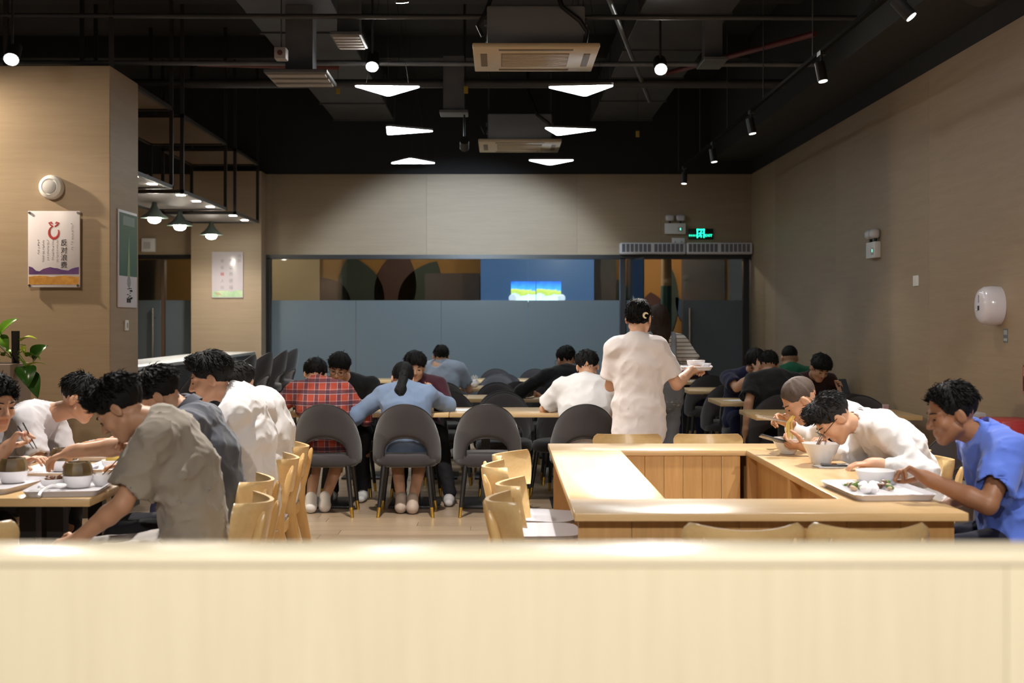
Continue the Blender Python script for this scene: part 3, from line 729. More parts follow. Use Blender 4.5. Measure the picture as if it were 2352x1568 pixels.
# corridor murals, seen through the clear glass
greenm = mat('mural_dark_green', (0.018, 0.030, 0.022), 0.7); maroonm = mat('mural_maroon', (0.045, 0.014, 0.012), 0.7); bluem = mat('mural_blue', (0.03, 0.06, 0.13), 0.6)
MUR = tag(link('wall_mural', None), 'dark painted mural of large leaves on the ochre corridor wall behind glass', 'mural'); MUR.location = (0, 19.86, 0)
def leafshape(cx, cz, L, W, a, n=14):
    pts = []
    for i in range(n+1):
        t = i/n; pts.append((W*math.sin(PI*t)**0.8, L*t))
    pts += [(-p[0], p[1]) for p in pts[-2:0:-1]]
    ca, sa = math.cos(a), math.sin(a)
    return [(cx+p[0]*ca-p[1]*sa, cz+p[0]*sa+p[1]*ca) for p in pts]
Mx = Matrix(((1, 0, 0, 0), (0, 0, 1, 0), (0, 1, 0, 0), (0, 0, 0, 1)))
for (cx, cz, L, W, a, m_) in ((-1.95, 1.3, 1.2, 0.35, 0.3, greenm), (-1.7, 1.3, 1.3, 0.32, -0.15, maroonm), (-1.5, 1.4, 1.1, 0.3, -0.5, greenm), (-2.3, 1.5, 0.8, 0.25, 0.7, maroonm),
                              (2.1, 1.2, 0.95, 0.16, 0.35, greenm), (2.35, 1.2, 0.7, 0.24, 0.1, maroonm), (2.55, 1.2, 1.05, 0.13, -0.05, greenm),
                              (3.0, 1.3, 1.0, 0.13, 0.05, bluem), (3.05, 1.3, 0.85, 0.11, -0.45, bluem), (3.1, 1.3, 0.7, 0.10, -0.8, bluem), (2.95, 1.3, 0.6, 0.10, 0.5, bluem)):
    b = MB(); b.prism(leafshape(cx, cz, L, W, a), 0, random.uniform(0.015, 0.035), Mx); b.build('painted_leaf', m_, MUR, False)
b = MB(); b.box(-3.9, -2.75, -0.02, 0, 0.0, 2.7); b.build('reflected_tan_panel', mat('reflected_tan', (0.40, 0.30, 0.18), 0.6), MUR, False)  # tan reflection in the clear glass, built as a solid panel
for (x0, x1, z0, z1) in ((-1.15, -0.32, 1.2, 2.18), (1.35, 1.75, 1.2, 2.6)):
    b = MB(); b.box(x0, x1, -0.05, 0, z0, z1); b.build('dark_panel', cord, MUR, False)
b = MB(); b.box(2.75, 3.4, -0.02, 0, 1.0, 2.7); b.build('dark_panel', cord, MUR, False)
# screens reflected in the glass, rebuilt as glowing panels behind it
scr = thing('reflected_screen', 'reflection of blue screens in the glass, built as a glowing panel behind it', 'screen', (0.55, 19.6, 0))
b = MB(); b.box(-0.85, 0.85, 0, 0.16, 0, 2.65); b.build('reflected_blue_panel', emitm('reflected_blue', (0.035, 0.085, 0.19), 0.55), scr, False)
def screenm(name):
    m, nt, bb = nmat(name); tc = nt.nodes.new('ShaderNodeTexCoord'); sp = nt.nodes.new('ShaderNodeSeparateXYZ'); lnk(nt, tc.outputs['Object'], sp.inputs[0])
    n = nt.nodes.new('ShaderNodeTexNoise'); n.inputs['Scale'].default_value = 6; n.inputs['Detail'].default_value = 4; lnk(nt, tc.outputs['Object'], n.inputs['Vector'])
    ad = nt.nodes.new('ShaderNodeMath'); ad.operation = 'MULTIPLY_ADD'; ad.inputs[1].default_value = 0.22; lnk(nt, n.outputs['Fac'], ad.inputs[0]); lnk(nt, sp.outputs['Z'], ad.inputs[2])
    cr = nt.nodes.new('ShaderNodeValToRGB'); e = cr.color_ramp.elements
    mr = nt.nodes.new('ShaderNodeMapRange'); mr.inputs[1].default_value = -0.08; mr.inputs[2].default_value = 0.32; lnk(nt, ad.outputs[0], mr.inputs[0]); lnk(nt, mr.outputs[0], cr.inputs[0])
    e[0].position = 0; e[0].color = (0.55, 0.8, 0.9, 1); e[1].position = 1; e[1].color = (0.01, 0.06, 0.45, 1)
    for p, c in ((0.42, (0.45, 0.75, 0.85, 1)), (0.46, (0.30, 0.40, 0.06, 1)), (0.58, (0.42, 0.5, 0.12, 1)), (0.62, (0.05, 0.3, 0.7, 1))):
        x = e.new(p); x.color = c
    lnk(nt, cr.outputs[0], bb.inputs['Emission Color']); bb.inputs['Emission Strength'].default_value = 1.6; bb.inputs['Base Color'].default_value = (0, 0, 0, 1)
    return m
SM = screenm('reflected_picture')
for x in (-0.19, 0.19):
    b = MB(); b.box(-0.185, 0.185, -0.02, 0, -0.13, 0.18); b.build('screen', SM, scr, False, loc=(x-0.02, -0.01, 1.87))
b = MB(); b.box(-0.42, 0.40, -0.03, -0.002, 1.66, 1.735); b.build('reflected_ledge', framem, scr, False)
for x in (-0.37, 0.36):
    b = MB(); b.ball((0, 0, 0), (0.06, 0.02, 0.06), 12); b.build('reflected_badge', emitm('reflected_badge_glow', (0.45, 0.55, 0.65), 0.8), scr, loc=(x, -0.04, 1.80))
pil = thing('painted_pillar', 'round pillar painted green below and tan above beyond the open door', 'pillar', (2.32, 18.3, 0))
b = MB(); b.cyl((0, 0, 0), (0, 0, 1.95), 0.075, n=24); b.build('shaft', mat('pillar_green', (0.012, 0.06, 0.035), 0.35), pil)
b = MB(); b.cyl((0, 0, 1.95), (0, 0, 2.74), 0.075, n=24); b.build('upper_shaft', mat('pillar_tan', (0.42, 0.28, 0.12), 0.4), pil)
# unseen corridor ceiling lights, added to brighten what shows through the glass
for i, x in enumerate((-3.6, -1.2, 0.9, 2.4)):
    t = thing('corridor_fill_downlight', ['added round corridor light nearest the wall pier', 'added round corridor light above the leaf mural', 'added round corridor light above the reflected blue screen', 'added round corridor light by the open door'][i], 'ceiling light', (x, 18.7, 2.745), 0, 'added corridor lights')
    b = MB(); b.lathe([(0.09, 0), (0.09, -0.03), (0.075, -0.03)], 24); b.build('rim', mat('white_paint', (0.75, 0.74, 0.72), 0.5), t)
    b = MB(); b.cyl((0, 0, -0.026), (0, 0, -0.034), 0.073, n=24); b.build('diffuser', emitm('corridor_fill_glow', (1.0, 0.85, 0.6), 30), t)
    point('corridor_fill_light', (x, 18.7, 2.66), 15, (1.0, 0.85, 0.62), 0.06)
# foreground divider
divm = wood('divider_birch', (0.655, 0.595, 0.435), (0.60, 0.54, 0.385), grain=(20, 20, 0.9), rough=0.35, scale=2.2, bump=0.03)
dv = thing('low_partition', 'pale wood partition with flat top across the foreground', 'partition', (0, 1.6, 0))
x = -1.9; k = 0
for xa, xb in ((-1.9, -0.62), (-0.62, 0.62), (0.62, 1.9)):
    b = MB(); b.box(xa+0.0006, xb-0.0006, 0, 0.10, 0.0, 1.170); b.build('panel', divm, dv, False)
b = MB(); b.box(-1.9, 1.9, -0.004, 0.104, 1.170, 1.182, 0.003); b.build('top_cap', wood('divider_cap', (0.70, 0.635, 0.48), (0.65, 0.58, 0.42), grain=(1, 16, 16), rough=0.22, scale=2, bump=0.02), dv)
# ================================================================ LAMPS AND CEILING
whitem = mat('white_paint', (0.75, 0.74, 0.72), 0.5)
TRI_GLOW = emitm('triangle_glow', (0.86, 0.95, 1.0), E_TRI)
def tri_panel(x, y, rot, label, R=0.33, z=3.365, glow=None):
    t = thing('triangle_pendant', label, 'pendant lamp', (x, y, z), rot, 'triangular ceiling pendants')
    def tri(r, n=5):
        out = []
        for k in range(3):
            a = PI/2+k*2*PI/3; cx, cy = (R-0.06)*math.cos(a), (R-0.06)*math.sin(a)
            for j in range(n): q = a-PI/3+j*(2*PI/3)/(n-1); out.append((cx+r*math.cos(q), cy+r*math.sin(q)))
        return out
    b = MB(); b.prism(tri(0.030), 0.006, 0.026); b.build('housing', mat('lamp_housing', (0.10, 0.10, 0.10), 0.5), t, False)
    b = MB(); b.prism(tri(0.026), -0.002, 0.006); b.build('diffuser', glow or TRI_GLOW, t, False)
    for k in range(3):
        a = PI/2+k*2*PI/3; b = MB(); b.cyl((0.2*math.cos(a), 0.2*math.sin(a), 0.026), (0, 0, 1.23), 0.0015, n=5); b.build('wire', blackm2, t)
    return t
tri_panel(-0.93, 10.75, 4, 'white triangular pendant lamp, nearest of the row above red plaid shirt')
tri_panel(-0.98, 13.1, -86, 'white triangular pendant lamp with blunt end, middle of the row nearer bar')
tri_panel(-1.06, 15.65, 180, 'white triangular pendant lamp, farthest of the row nearer bar')
tri_panel(0.67, 10.75, -8, 'white triangular pendant lamp just below the big ceiling air conditioner')
tri_panel(0.66, 13.1, 14, 'white triangular pendant lamp above the small air conditioner, off centre')
tri_panel(0.60, 15.65, 0, 'white triangular pendant lamp, farthest of the row nearer door')
# track spot heads
def spot_head(loc, target, energy, ang, label, col=NEUT, glow=30, r=0.045, L=0.14, group='black track spotlights', blend=0.6, stem=0.12, cat='spotlight', lamp=True):
    t = thing('track_spotlight', label, cat, loc, 0, group)
    d = (Vector(target)-Vector(loc)).normalized(); q = d.to_track_quat('Z', 'Y').to_matrix().to_4x4()
    b = MB(); b.cyl((0, 0, -L*0.6), (0, 0, L*0.4), r, r, 20)
    for v in b.bm.verts: v.co = q @ v.co
    b.build('barrel', blackm2, t)
    b = MB(); b.cyl((0, 0, L*0.4+0.001), (0, 0, L*0.4+0.004), r*0.86, n=20)
    for v in b.bm.verts: v.co = q @ v.co
    b.build('lens', emitm('lens_glow_%g' % glow, (1.0, 0.95, 0.88), glow), t)
    b = MB(); b.cyl((0, 0, 0), (0, 0, stem), 0.010, n=8); b.box(-0.02, 0.02, -0.05, 0.05, stem, stem+0.03); b.build('bracket', blackm2, t)
    if lamp: spot('spot_light', Vector(loc)+d*(L*0.4+0.02), target, energy, ang, col, blend, r, t)
    return t
def track(x, y0, y1, z, label, axis='y'):
    t = thing('lighting_track', label, 'track', (x, y0, z))
    b = MB()
    b.box(-0.015, 0.015, 0, y1-y0, -0.012, 0.012); b.build('rail', mat('track_matt_black', (0.005, 0.005, 0.005), 0.9, spec=0.1), t, False)
    y = 0.6
    while y < y1-y0:
        b = MB(); b.cyl((0, y, 0.012), (0, y, 4.6-z), 0.004, n=6); b.build('hanger_rod', mat('rod_grey', (0.06, 0.06, 0.062), 0.5), t); y += 1.7
    return t
track(2.15, 5.0, 15.8, 3.27, 'long black lighting track running beside the right wall')
for (y, tx, ty, tz, lb) in ((6.95, 3.28, 6.4, 1.6, 'black track spotlight beside right wall, nearest to the camera'), (8.75, 2.6, 8.2, 0.0, 'black track spotlight beside right wall, second from the camera'),
                            (11.2, 2.6, 10.9, 0.5, 'black track spotlight beside right wall, middle one'), (13.2, 2.5, 12.9, 0.5, 'black track spotlight beside right wall, fourth from the camera'),
                            (15.3, 2.0, 15.0, 0.7, 'black track spotlight beside right wall, farthest, above the door')):
    spot_head((2.15, y, 3.12), (tx, ty, tz), 45 if y < 7 else 14, 75, lb, glow=1.5, r=0.035, L=0.13, lamp=True)
# three bright heads that face the camera
spot_head((-1.06, 10.8, 3.60), (-1.0, 7.6, 0.0), 330, 62, 'bright round ceiling spotlight above the plaid shirt table', glow=120, r=0.055, L=0.15, stem=0.9)
spot_head((1.32, 10.8, 3.57), (1.2, 6.6, 0.3), 360, 62, 'bright round ceiling spotlight above the standing woman', glow=120, r=0.055, L=0.15, stem=0.9)
spot_head((-3.42, 9.15, 3.33), (-3.0, 6.5, 0.5), 220, 75, 'bright round ceiling spotlight above the poster wall, at picture edge', glow=120, r=0.055, L=0.15, stem=0.9)
# unseen heads added for brightness; pale end, poster and far wall ones inferred
HB = [((-1.55, 6.3, 3.5), (-1.45, 6.2, 0.6), 250, 80, 'added unseen spotlight over the dining table with trays', NEUT), ((0.45, 6.6, 3.5), (0.42, 6.2, 0.7), 420, 42, 'ceiling spotlight over the pale end of the square counter', NEUT),
      ((1.9, 6.9, 3.5), (1.75, 6.5, 0.7), 260, 75, 'added unseen spotlight over the men at the square counter', NEUT), ((-4.95, 9.28, 3.3), (-3.2, 9.72, 1.9), 190, 90, 'ceiling spotlight grazing the poster wall', WARM), ((-3.9, 7.4, 3.4), (-3.2, 9.7, 1.3), 50, 60, 'ceiling spotlight facing the poster wall', WARM),
      ((-0.9, -1.4, 3.4), (-0.6, 1.6, 0.9), 275, 70, 'added unseen spotlight behind the partition, nearer the bar side', NEUT), ((1.1, -1.4, 3.4), (0.9, 1.6, 0.9), 275, 70, 'added unseen spotlight behind the partition, nearer the right wall', NEUT),
      ((-0.6, 7.9, 3.45), (-0.4, 9.2, 0.0), 260, 75, 'added unseen spotlight over the aisle in front of the grey chairs', NEUT), ((-0.35, 12.6, 3.16), (-0.50, 17.1, 1.15), 330, 62, 'ceiling spotlight washing the far wall', COOL),
      ((0.1, 2.6, 3.5), (0.1, 1.66, 1.18), 120, 50, 'added unseen spotlight above the partition top', NEUT), ((2.4, 3.6, 3.4), (2.6, 6.2, 1.2), 150, 80, 'added unseen spotlight over the blue shirt corner', NEUT)]
for (l, tg, e, a, lb, c) in HB:
    spot_head(l, tg, e, a, lb, c, glow=60, stem=4.6-l[2]-0.03, blend=0.35 if 'far wall' in lb else 0.7)
# ceiling cassette air conditioners
acm = mat('aircon_cream', (0.56, 0.45, 0.30), 0.45); acd = mat('aircon_slot', (0.16, 0.115, 0.06), 0.6)
def aircon(x, y, label, w=0.95, z=3.50, bw=0.74):
    t = thing('ceiling_air_conditioner', label, 'air conditioner', (x, y, z)); h = w/2
    b = MB(); b.box(-h, h, -h, h, 0, 0.035, 0.008); b.build('fascia', acm, t)
    b = MB(); b.box(-bw/2, bw/2, -bw/2, bw/2, 0.035, 0.34, 0.02); b.build('body', mat('aircon_body_grey', (0.21, 0.215, 0.24), 0.4), t)
    for g in (-1, 1):
        b = MB(); b.box(g*0.395-0.025, g*0.395+0.025, -0.24, 0.24, -0.004, 0.001); b.build('air_slot', acd, t, False)
        b = MB(); b.box(-0.28, 0.28, g*0.385-0.022, g*0.385+0.022, -0.004, 0.001); b.build('air_slot', acd, t, False)
    g_ = MB(); g_.box(-0.26, 0.26, -0.25, 0.25, -0.003, 0.001); gr = g_.build('grille', acd, t, False)
    for i in range(9):
        yy = -0.23+i*0.0575; b = MB(); b.box(-0.255, 0.255, yy-0.012, yy+0.012, -0.009, -0.004); b.build('slat', acm, gr, False)
    for sx in (-1, 1):
        for sy in (-1, 1):
            b = MB(); b.cyl((sx*0.36, sy*0.3, 0.28), (sx*0.36, sy*0.3, 4.6-z), 0.006, n=6); b.build('hanger_rod', MATS['rod_grey'], t)
            b = MB(); b.box(sx*0.37-0.05 if sx > 0 else sx*0.37-0.02, sx*0.37+0.02 if sx > 0 else sx*0.37+0.05, sy*0.3-0.03, sy*0.3+0.03, 0.2, 0.24); b.build('lug', midg, t, False)
    b = MB(); b.tube([(0.37, -0.37, 0.05), (0.385, -0.38, 0.14), (0.33, -0.39, 0.22), (0.2, -0.39, 0.32), (0.1, -0.3, 0.6), (0.1, 0.2, 1.05)], 0.018); b.build('pipe', blackm2, t)
    b = MB(); b.tube([(-0.40, -0.3, 0.12), (-0.44, -0.3, 0.2), (-0.38, -0.32, 0.3), (-0.3, -0.3, 0.5)], 0.016); b.build('pipe', blackm2, t)
    return t
aircon(0.265, 10.2, 'large cream ceiling cassette air conditioner with louvred grille, nearer one')
aircon(0.22, 15.35, 'cream ceiling cassette air conditioner farther back, half its apparent size')
# ducts, pipes, diffusers
def pipe(name, pts, r, label, m, cat='pipe'): b = MB(); b.tube(pts, r, 10); return tag(b.build(name, m), label, cat)
pipe('ceiling_pipe', [(-5.5, 11.2, 3.68), (3.2, 11.2, 3.66)], 0.022, 'grey ceiling pipe running across just above the nearest triangular lamps', midg)
pipe('ceiling_pipe', [(-4.9, 12.6, 3.75), (2.8, 12.6, 3.75)], 0.045, 'dark ceiling pipe running across behind the triangular lamps', darkg)
pipe('ceiling_pipe', [(-4.5, 9.9, 3.78), (2.7, 9.9, 3.76)], 0.02, 'dark thin pipe running across beside the big air conditioner', darkg)
pipe('ceiling_pipe', [(1.2, 9.2, 3.93), (2.3, 9.2, 3.90), (3.25, 9.2, 3.72)], 0.028, 'pale grey conduit sloping down toward the right wall', midg)
pipe('sprinkler_pipe', [(-2.75, 11.85, 3.80), (-1.55, 12.45, 3.88)], 0.03, 'dark red sprinkler pipe near the ceiling above the bar', mat('pipe_red', (0.10, 0.014, 0.014), 0.5))
pipe('sprinkler_pipe', [(2.5, 10.4, 3.75), (1.6, 12.6, 3.85)], 0.025, 'dark red sprinkler pipe near the ceiling toward the right wall', MATS['pipe_red'])
pipe('ceiling_pipe', [(0.75, 9.4, 3.85), (1.55, 13.6, 3.75)], 0.02, 'slanting grey ceiling conduit right of the big air conditioner', midg)
def ductbox(x0, x1, y0, y1, z0, z1, label, m=darkg):
    t = thing('air_duct', label, 'duct', ((x0+x1)/2, y0, z0)); w = (x1-x0)/2
    n = max(1, int((y1-y0)/1.2)) if y1-y0 > x1-x0 else 1
    st = (y1-y0)/n
    for i in range(n):
        b = MB(); b.box(-w, w, i*st, (i+1)*st-0.004, 0, z1-z0, 0.006, 1); b.build('duct_section', m, t, False)
        b = MB(); b.box(-w-0.015, w+0.015, (i+1)*st-0.03, (i+1)*st, -0.015, z1-z0+0.01); b.build('flange', m, t, False)
    return t
ductbox(-2.1, -1.35, 9.0, 16.5, 4.0, 4.33, 'long dark rectangular air duct above the bar side tables')
ductbox(1.15, 1.9, 9.4, 16.5, 4.0, 4.33, 'long dark rectangular air duct toward the right wall')
def diffuser(x, y, z, w, d, neck, label, slats=0):
    t = thing('air_diffuser', label, 'air vent', (x, y, z))
    b = MB(); b.box(-w/2, w/2, -d/2, d/2, 0, 0.03, 0.005, 1); b.build('flange', midg, t, False)
    b = MB(); b.box(-neck/2, neck/2, -neck/2, neck/2, 0.03, 3.998-z); b.build('neck', midg, t, False)
    for i in range(slats):
        yy = -d/2+d*(i+0.5)/slats; b = MB(); b.box(-w/2+0.02, w/2-0.02, yy-d/slats*0.28, yy+d/slats*0.28, -0.012, 0); b.build('slat', mat('vent_slat', (0.30, 0.27, 0.24), 0.5), t, False)
    return t
diffuser(-1.17, 10.1, 3.62, 0.24, 0.5, 0.17, 'grey square-necked ceiling air vent left of the bright spotlight', 5)
diffuser(-1.62, 10.6, 3.42, 0.5, 0.62, 0.22, 'wide three-slat ceiling air vent above the bar side', 3)
diffuser(1.78, 11.0, 3.62, 0.20, 0.42, 0.15, 'small grey ceiling air vent right of the bright spotlight', 0)
diffuser(-0.45, 12.6, 3.45, 0.27, 0.3, 0.2, 'small grey ceiling air vent beside the middle triangular lamps', 0)
t = thing('ceiling_speaker', 'small white box speaker hanging beside the wide slat vent', 'speaker', (-1.68, 10.0, 3.46))
b = MB(); b.box(-0.045, 0.045, -0.06, 0.06, 0, 0.09, 0.008); b.build('case', mat('dull_white', (0.30, 0.28, 0.29), 0.5), t)
b = MB(); b.cyl((0, -0.06, 0.045), (0, -0.066, 0.045), 0.02); b.build('cone', mat('dull_red', (0.12, 0.04, 0.04), 0.5), t)
b = MB(); b.cyl((0, 0, 0.09), (0, 0, 1.14), 0.006, n=6); b.build('hanger_rod', MATS['rod_grey'], t)
for (x, y, z, lb) in ((-1.62, 13.0, 3.72, 'tiny yellow tag hanging from the ceiling above the bar side'), (-0.33, 12.4, 3.62, 'tiny yellow tag hanging beside the small grey vent'), (1.52, 14.5, 3.50, 'tiny yellow tag hanging far back near the right ceiling')):
    t = thing('hanging_tag', lb, 'tag', (x, y, z), 0, 'yellow hanging tags')
    b = MB(); b.box(-0.02, 0.02, -0.004, 0.004, 0, 0.07, 0.003, 1); b.build('card', mat('tag_yellow', (0.35, 0.24, 0.03), 0.6), t)
    b = MB(); b.cyl((0, 0, 0.07), (0, 0, 4.6-z), 0.002, n=5); b.build('cord', blackm2, t)
b = MB(); b.cyl((3.05, 7.2, 3.62), (3.05, 8.3, 3.62), 0.16, n=24); tag(b.build('ceiling_drum', blackm2), 'black cylinder housing under the ceiling at the upper right corner', 'housing')

# ================================================================ BAR SIDE
# hung steel frames over the bar
brownm = wood('shelf_brown', (0.20, 0.125, 0.065), (0.15, 0.09, 0.045), grain=(14, 1, 14), rough=0.5)
frm = mat('frame_bronze_black', (0.022, 0.016, 0.015), 0.4)
lightb = mat('canopy_light_board', (0.30, 0.28, 0.26), 0.6)
def rack(y0, y1, label):
    x0, x1, z0, z1, r = -3.75, -2.95, 2.66, 3.36, 0.016
    t = thing('hanging_rack', label, 'rack', (x0, y0, z0)); W, D, Hh = x1-x0, y1-y0, z1-z0
    for xx in (0, W):
        for zz in (0, Hh): b = MB(); b.box(xx-r, xx+r, -r, D+r, zz-r, zz+r); b.build('rail', frm, t, False)
        for yy in (0, D): b = MB(); b.box(xx-r, xx+r, yy-r, yy+r, -r, 4.6-z0); b.build('post', frm, t, False)
    for yy in (0, D):
        for zz in (0, Hh): b = MB(); b.box(0, W, yy-r, yy+r, zz-r, zz+r); b.build('crossbar', frm, t, False)
    b = MB(); b.box(r, W-r, r, D-r, Hh+0.0, Hh+0.014); b.build('top_board', brownm, t, False)
    b = MB(); b.box(r, W-r, r, D-r, 0.0, 0.014); b.build('bottom_board', lightb, t, False)
    n = 3 if D > 1.5 else 2
    for i in range(n):
        for xx in (W-0.09,):
            yy = D*(i+0.5)/n; b = MB(); b.cyl((xx, yy, -0.006), (xx, yy, -0.001), 0.042, n=20); b.build('downlight', emitm('downlight_glow', (1.0, 0.93, 0.8), 60), t)
    return t
rack(9.9, 11.7, 'black steel hanging rack above the bar, nearest, half hidden by column'); rack(12.1, 14.0, 'black steel hanging rack above the bar, middle one with brown top board'); rack(14.5, 15.85, 'black steel hanging rack above the bar, farthest one by the wall pier')
for y, lb in ((10.8, 'a'), (13.05, 'b'), (15.2, 'c')): spot('rack_downlight', (-3.1, y, 2.62), (-3.15, y, 0), 26, 100, NEUT, 0.8, 0.04)
for i, (y, lb) in enumerate(((13.2, 'glowing dome pendant lamp over the bar, nearest and largest'), (14.25, 'glowing dome pendant lamp over the bar, middle one'), (15.8, 'glowing dome pendant lamp over the bar, farthest and smallest'))):
    t = thing('dome_pendant', lb, 'pendant lamp', (-3.5, y, 2.50), 0, 'dome pendant lamps over the bar')
    b = MB(); b.lathe([(0.14, 0.0), (0.132, 0.012), (0.085, 0.045), (0.05, 0.085), (0.03, 0.12), (0.022, 0.17), (0, 0.175)], 28); b.build('shade', mat('shade_grey_green', (0.10, 0.135, 0.12), 0.35), t)
    b = MB(); b.ball((0, 0, -0.012), (0.066, 0.066, 0.042), 16); b.build('bulb', emitm('bulb_glow', (1.0, 0.93, 0.78), 60), t)
    b = MB(); b.cyl((0, 0, 0.17), (0, 0, 0.165 if False else (4.6-2.50 if not (12.1 < y < 14.0 or 14.5 < y < 15.85) else 0.172)), 0.004, n=6); b.build('cord', blackm2, t)
    spot('bulb_light', (-3.5, y, 2.43), (-3.5, y, 0), 34, 165, NEUT, 0.5, 0.06)
# bar counter
bc = thing('bar_counter', 'long black bar counter with pale grey top beyond the column', 'counter', (-3.1, 10.8, 0))
b = MB(); b.box(-0.55, 0.02, 0, 5.6, 1.04, 1.075, 0.004); b.build('worktop', mat('bar_top_grey', (0.50, 0.50, 0.48), 0.3), bc)
for i in range(4):
    b = MB(); b.box(-0.04, 0, i*1.4+0.002, (i+1)*1.4-0.002, 0, 1.04); b.build('front_panel', mat('bar_front_black', (0.02, 0.02, 0.023), 0.5), bc, False)
b = MB(); b.box(-0.55, -0.52, 0, 5.6, 0, 1.04); b.build('back_panel', MATS['bar_front_black'], bc, False)

# ================================================================ UPHOLSTERED CHAIR AND BAR STOOL
upm = mat('upholstery_grey', (0.040, 0.033, 0.035), 0.85, bump=(120, 0.12), var=(6, (0.033, 0.029, 0.031), 3), spec=0.3, sheen=0.35)
pipm = mat('upholstery_piping', (0.014, 0.013, 0.014), 0.6); legm = mat('leg_black', (0.012, 0.012, 0.013), 0.35); goldm = mat('leg_tip_brass', (0.75, 0.52, 0.12), 0.25, metal=1.0)
def arch_chair(name, label, cat, group, lift=0.0, scale=1.0):
    t = thing(name, label, cat, (0, 0, 0), 0, group)
    PH = math.radians(82); PC = math.radians(42); zs = 0.37+lift
    def top(ph): return zs+0.03+0.445*max(math.cos(ph*1.02), 0.02)**0.55
    def bot(ph): return zs+0.09+0.135*math.sqrt(max(0, 1-(ph/PC)**2)) if abs(ph) < PC else zs+0.02
    def sh(u, v, k):
        ph = -PH+2*PH*u; zt, zb = top(ph), bot(ph); z = zb+(zt-zb)*v
        lean = (z-zs)*0.16; f = 1.0 if k == 0 else 0.0
        taper = 1-0.05*max(0, (z-zs-0.2))
        rx, ry = 0.262-(0 if k == 0 else 0.034), 0.225-(0 if k == 0 else 0.034)
        ed = 0.012*(abs(2*v-1)**6); rx -= ed if k == 0 else -ed; ry -= ed if k == 0 else -ed
        return Vector((rx*math.sin(ph)*taper, -ry*math.cos(ph)-lean*math.cos(ph), z))
    b = MB(); b.shell(sh, 40, 8); b.build('backrest', upm, t, ang=1.2)
    pts = []
    for i in range(49): ph = -PH+2*PH*i/48; p = sh(i/48, 1, 0); pts.append((p.x*0.985, p.y*0.975, p.z+0.002))
    b = MB(); b.tube(pts, 0.006, 6)
    pts = []
    for i in range(25): ph = -PC+2*PC*i/24; u = (ph+PH)/(2*PH); p = sh(u, 0, 0); pts.append((p.x, p.y, p.z))
    b.tube(pts, 0.005, 6); b.build('piping', pipm, t)
    n = 40; prof = [(0.90, zs), (0.98, zs+0.015), (1.0, zs+0.05), (0.97, zs+0.085), (0.85, zs+0.098), (0.0, zs+0.102)]
    b = MB(); rings = []
    def se(a, f): c, s_ = math.cos(a), math.sin(a); return (math.copysign(abs(c)**0.7, c)*0.240*f, math.copysign(abs(s_)**0.7, s_)*0.215*f+0.005)
    for f, z in prof: rings.append([b.bm.verts.new((*se(2*PI*i/n, max(f, 0.001)), z)) for i in range(n)])
    for A_, B_ in zip(rings, rings[1:]):
        for i in range(n): b._f([A_[i], A_[(i+1) % n], B_[(i+1) % n], B_[i]])
    b._f(rings[0][::-1]); b.build('seat', upm, t, ang=1.2)
    for sx in (-1, 1):
        for sy in (-1, 1):
            a = Vector((sx*0.165, sy*0.155, zs+0.01)); e = Vector((sx*0.205, sy*0.205, 0.0)); m_ = a.lerp(e, 1-0.075/a.z if lift == 0 else 0.9)
            b = MB(); b.cyl(a, m_, 0.021, 0.0145, 12); lg = b.build('leg', legm, t)
            b = MB(); b.cyl(m_, e, 0.0148, 0.012, 12); b.build('brass_tip', goldm, lg)
    if lift:
        q = 1-0.25/(zs); hx = 0.165+0.04*q; hy = 0.155+0.05*q
        for a, c in (((-hx, -hy), (hx, -hy)), ((hx, -hy), (hx, hy)), ((hx, hy), (-hx, hy)), ((-hx, hy), (-hx, -hy))):
            b = MB(); b.cyl((*a, 0.25), (*c, 0.25), 0.009, n=8); b.build('footrest', legm, t)
    return t
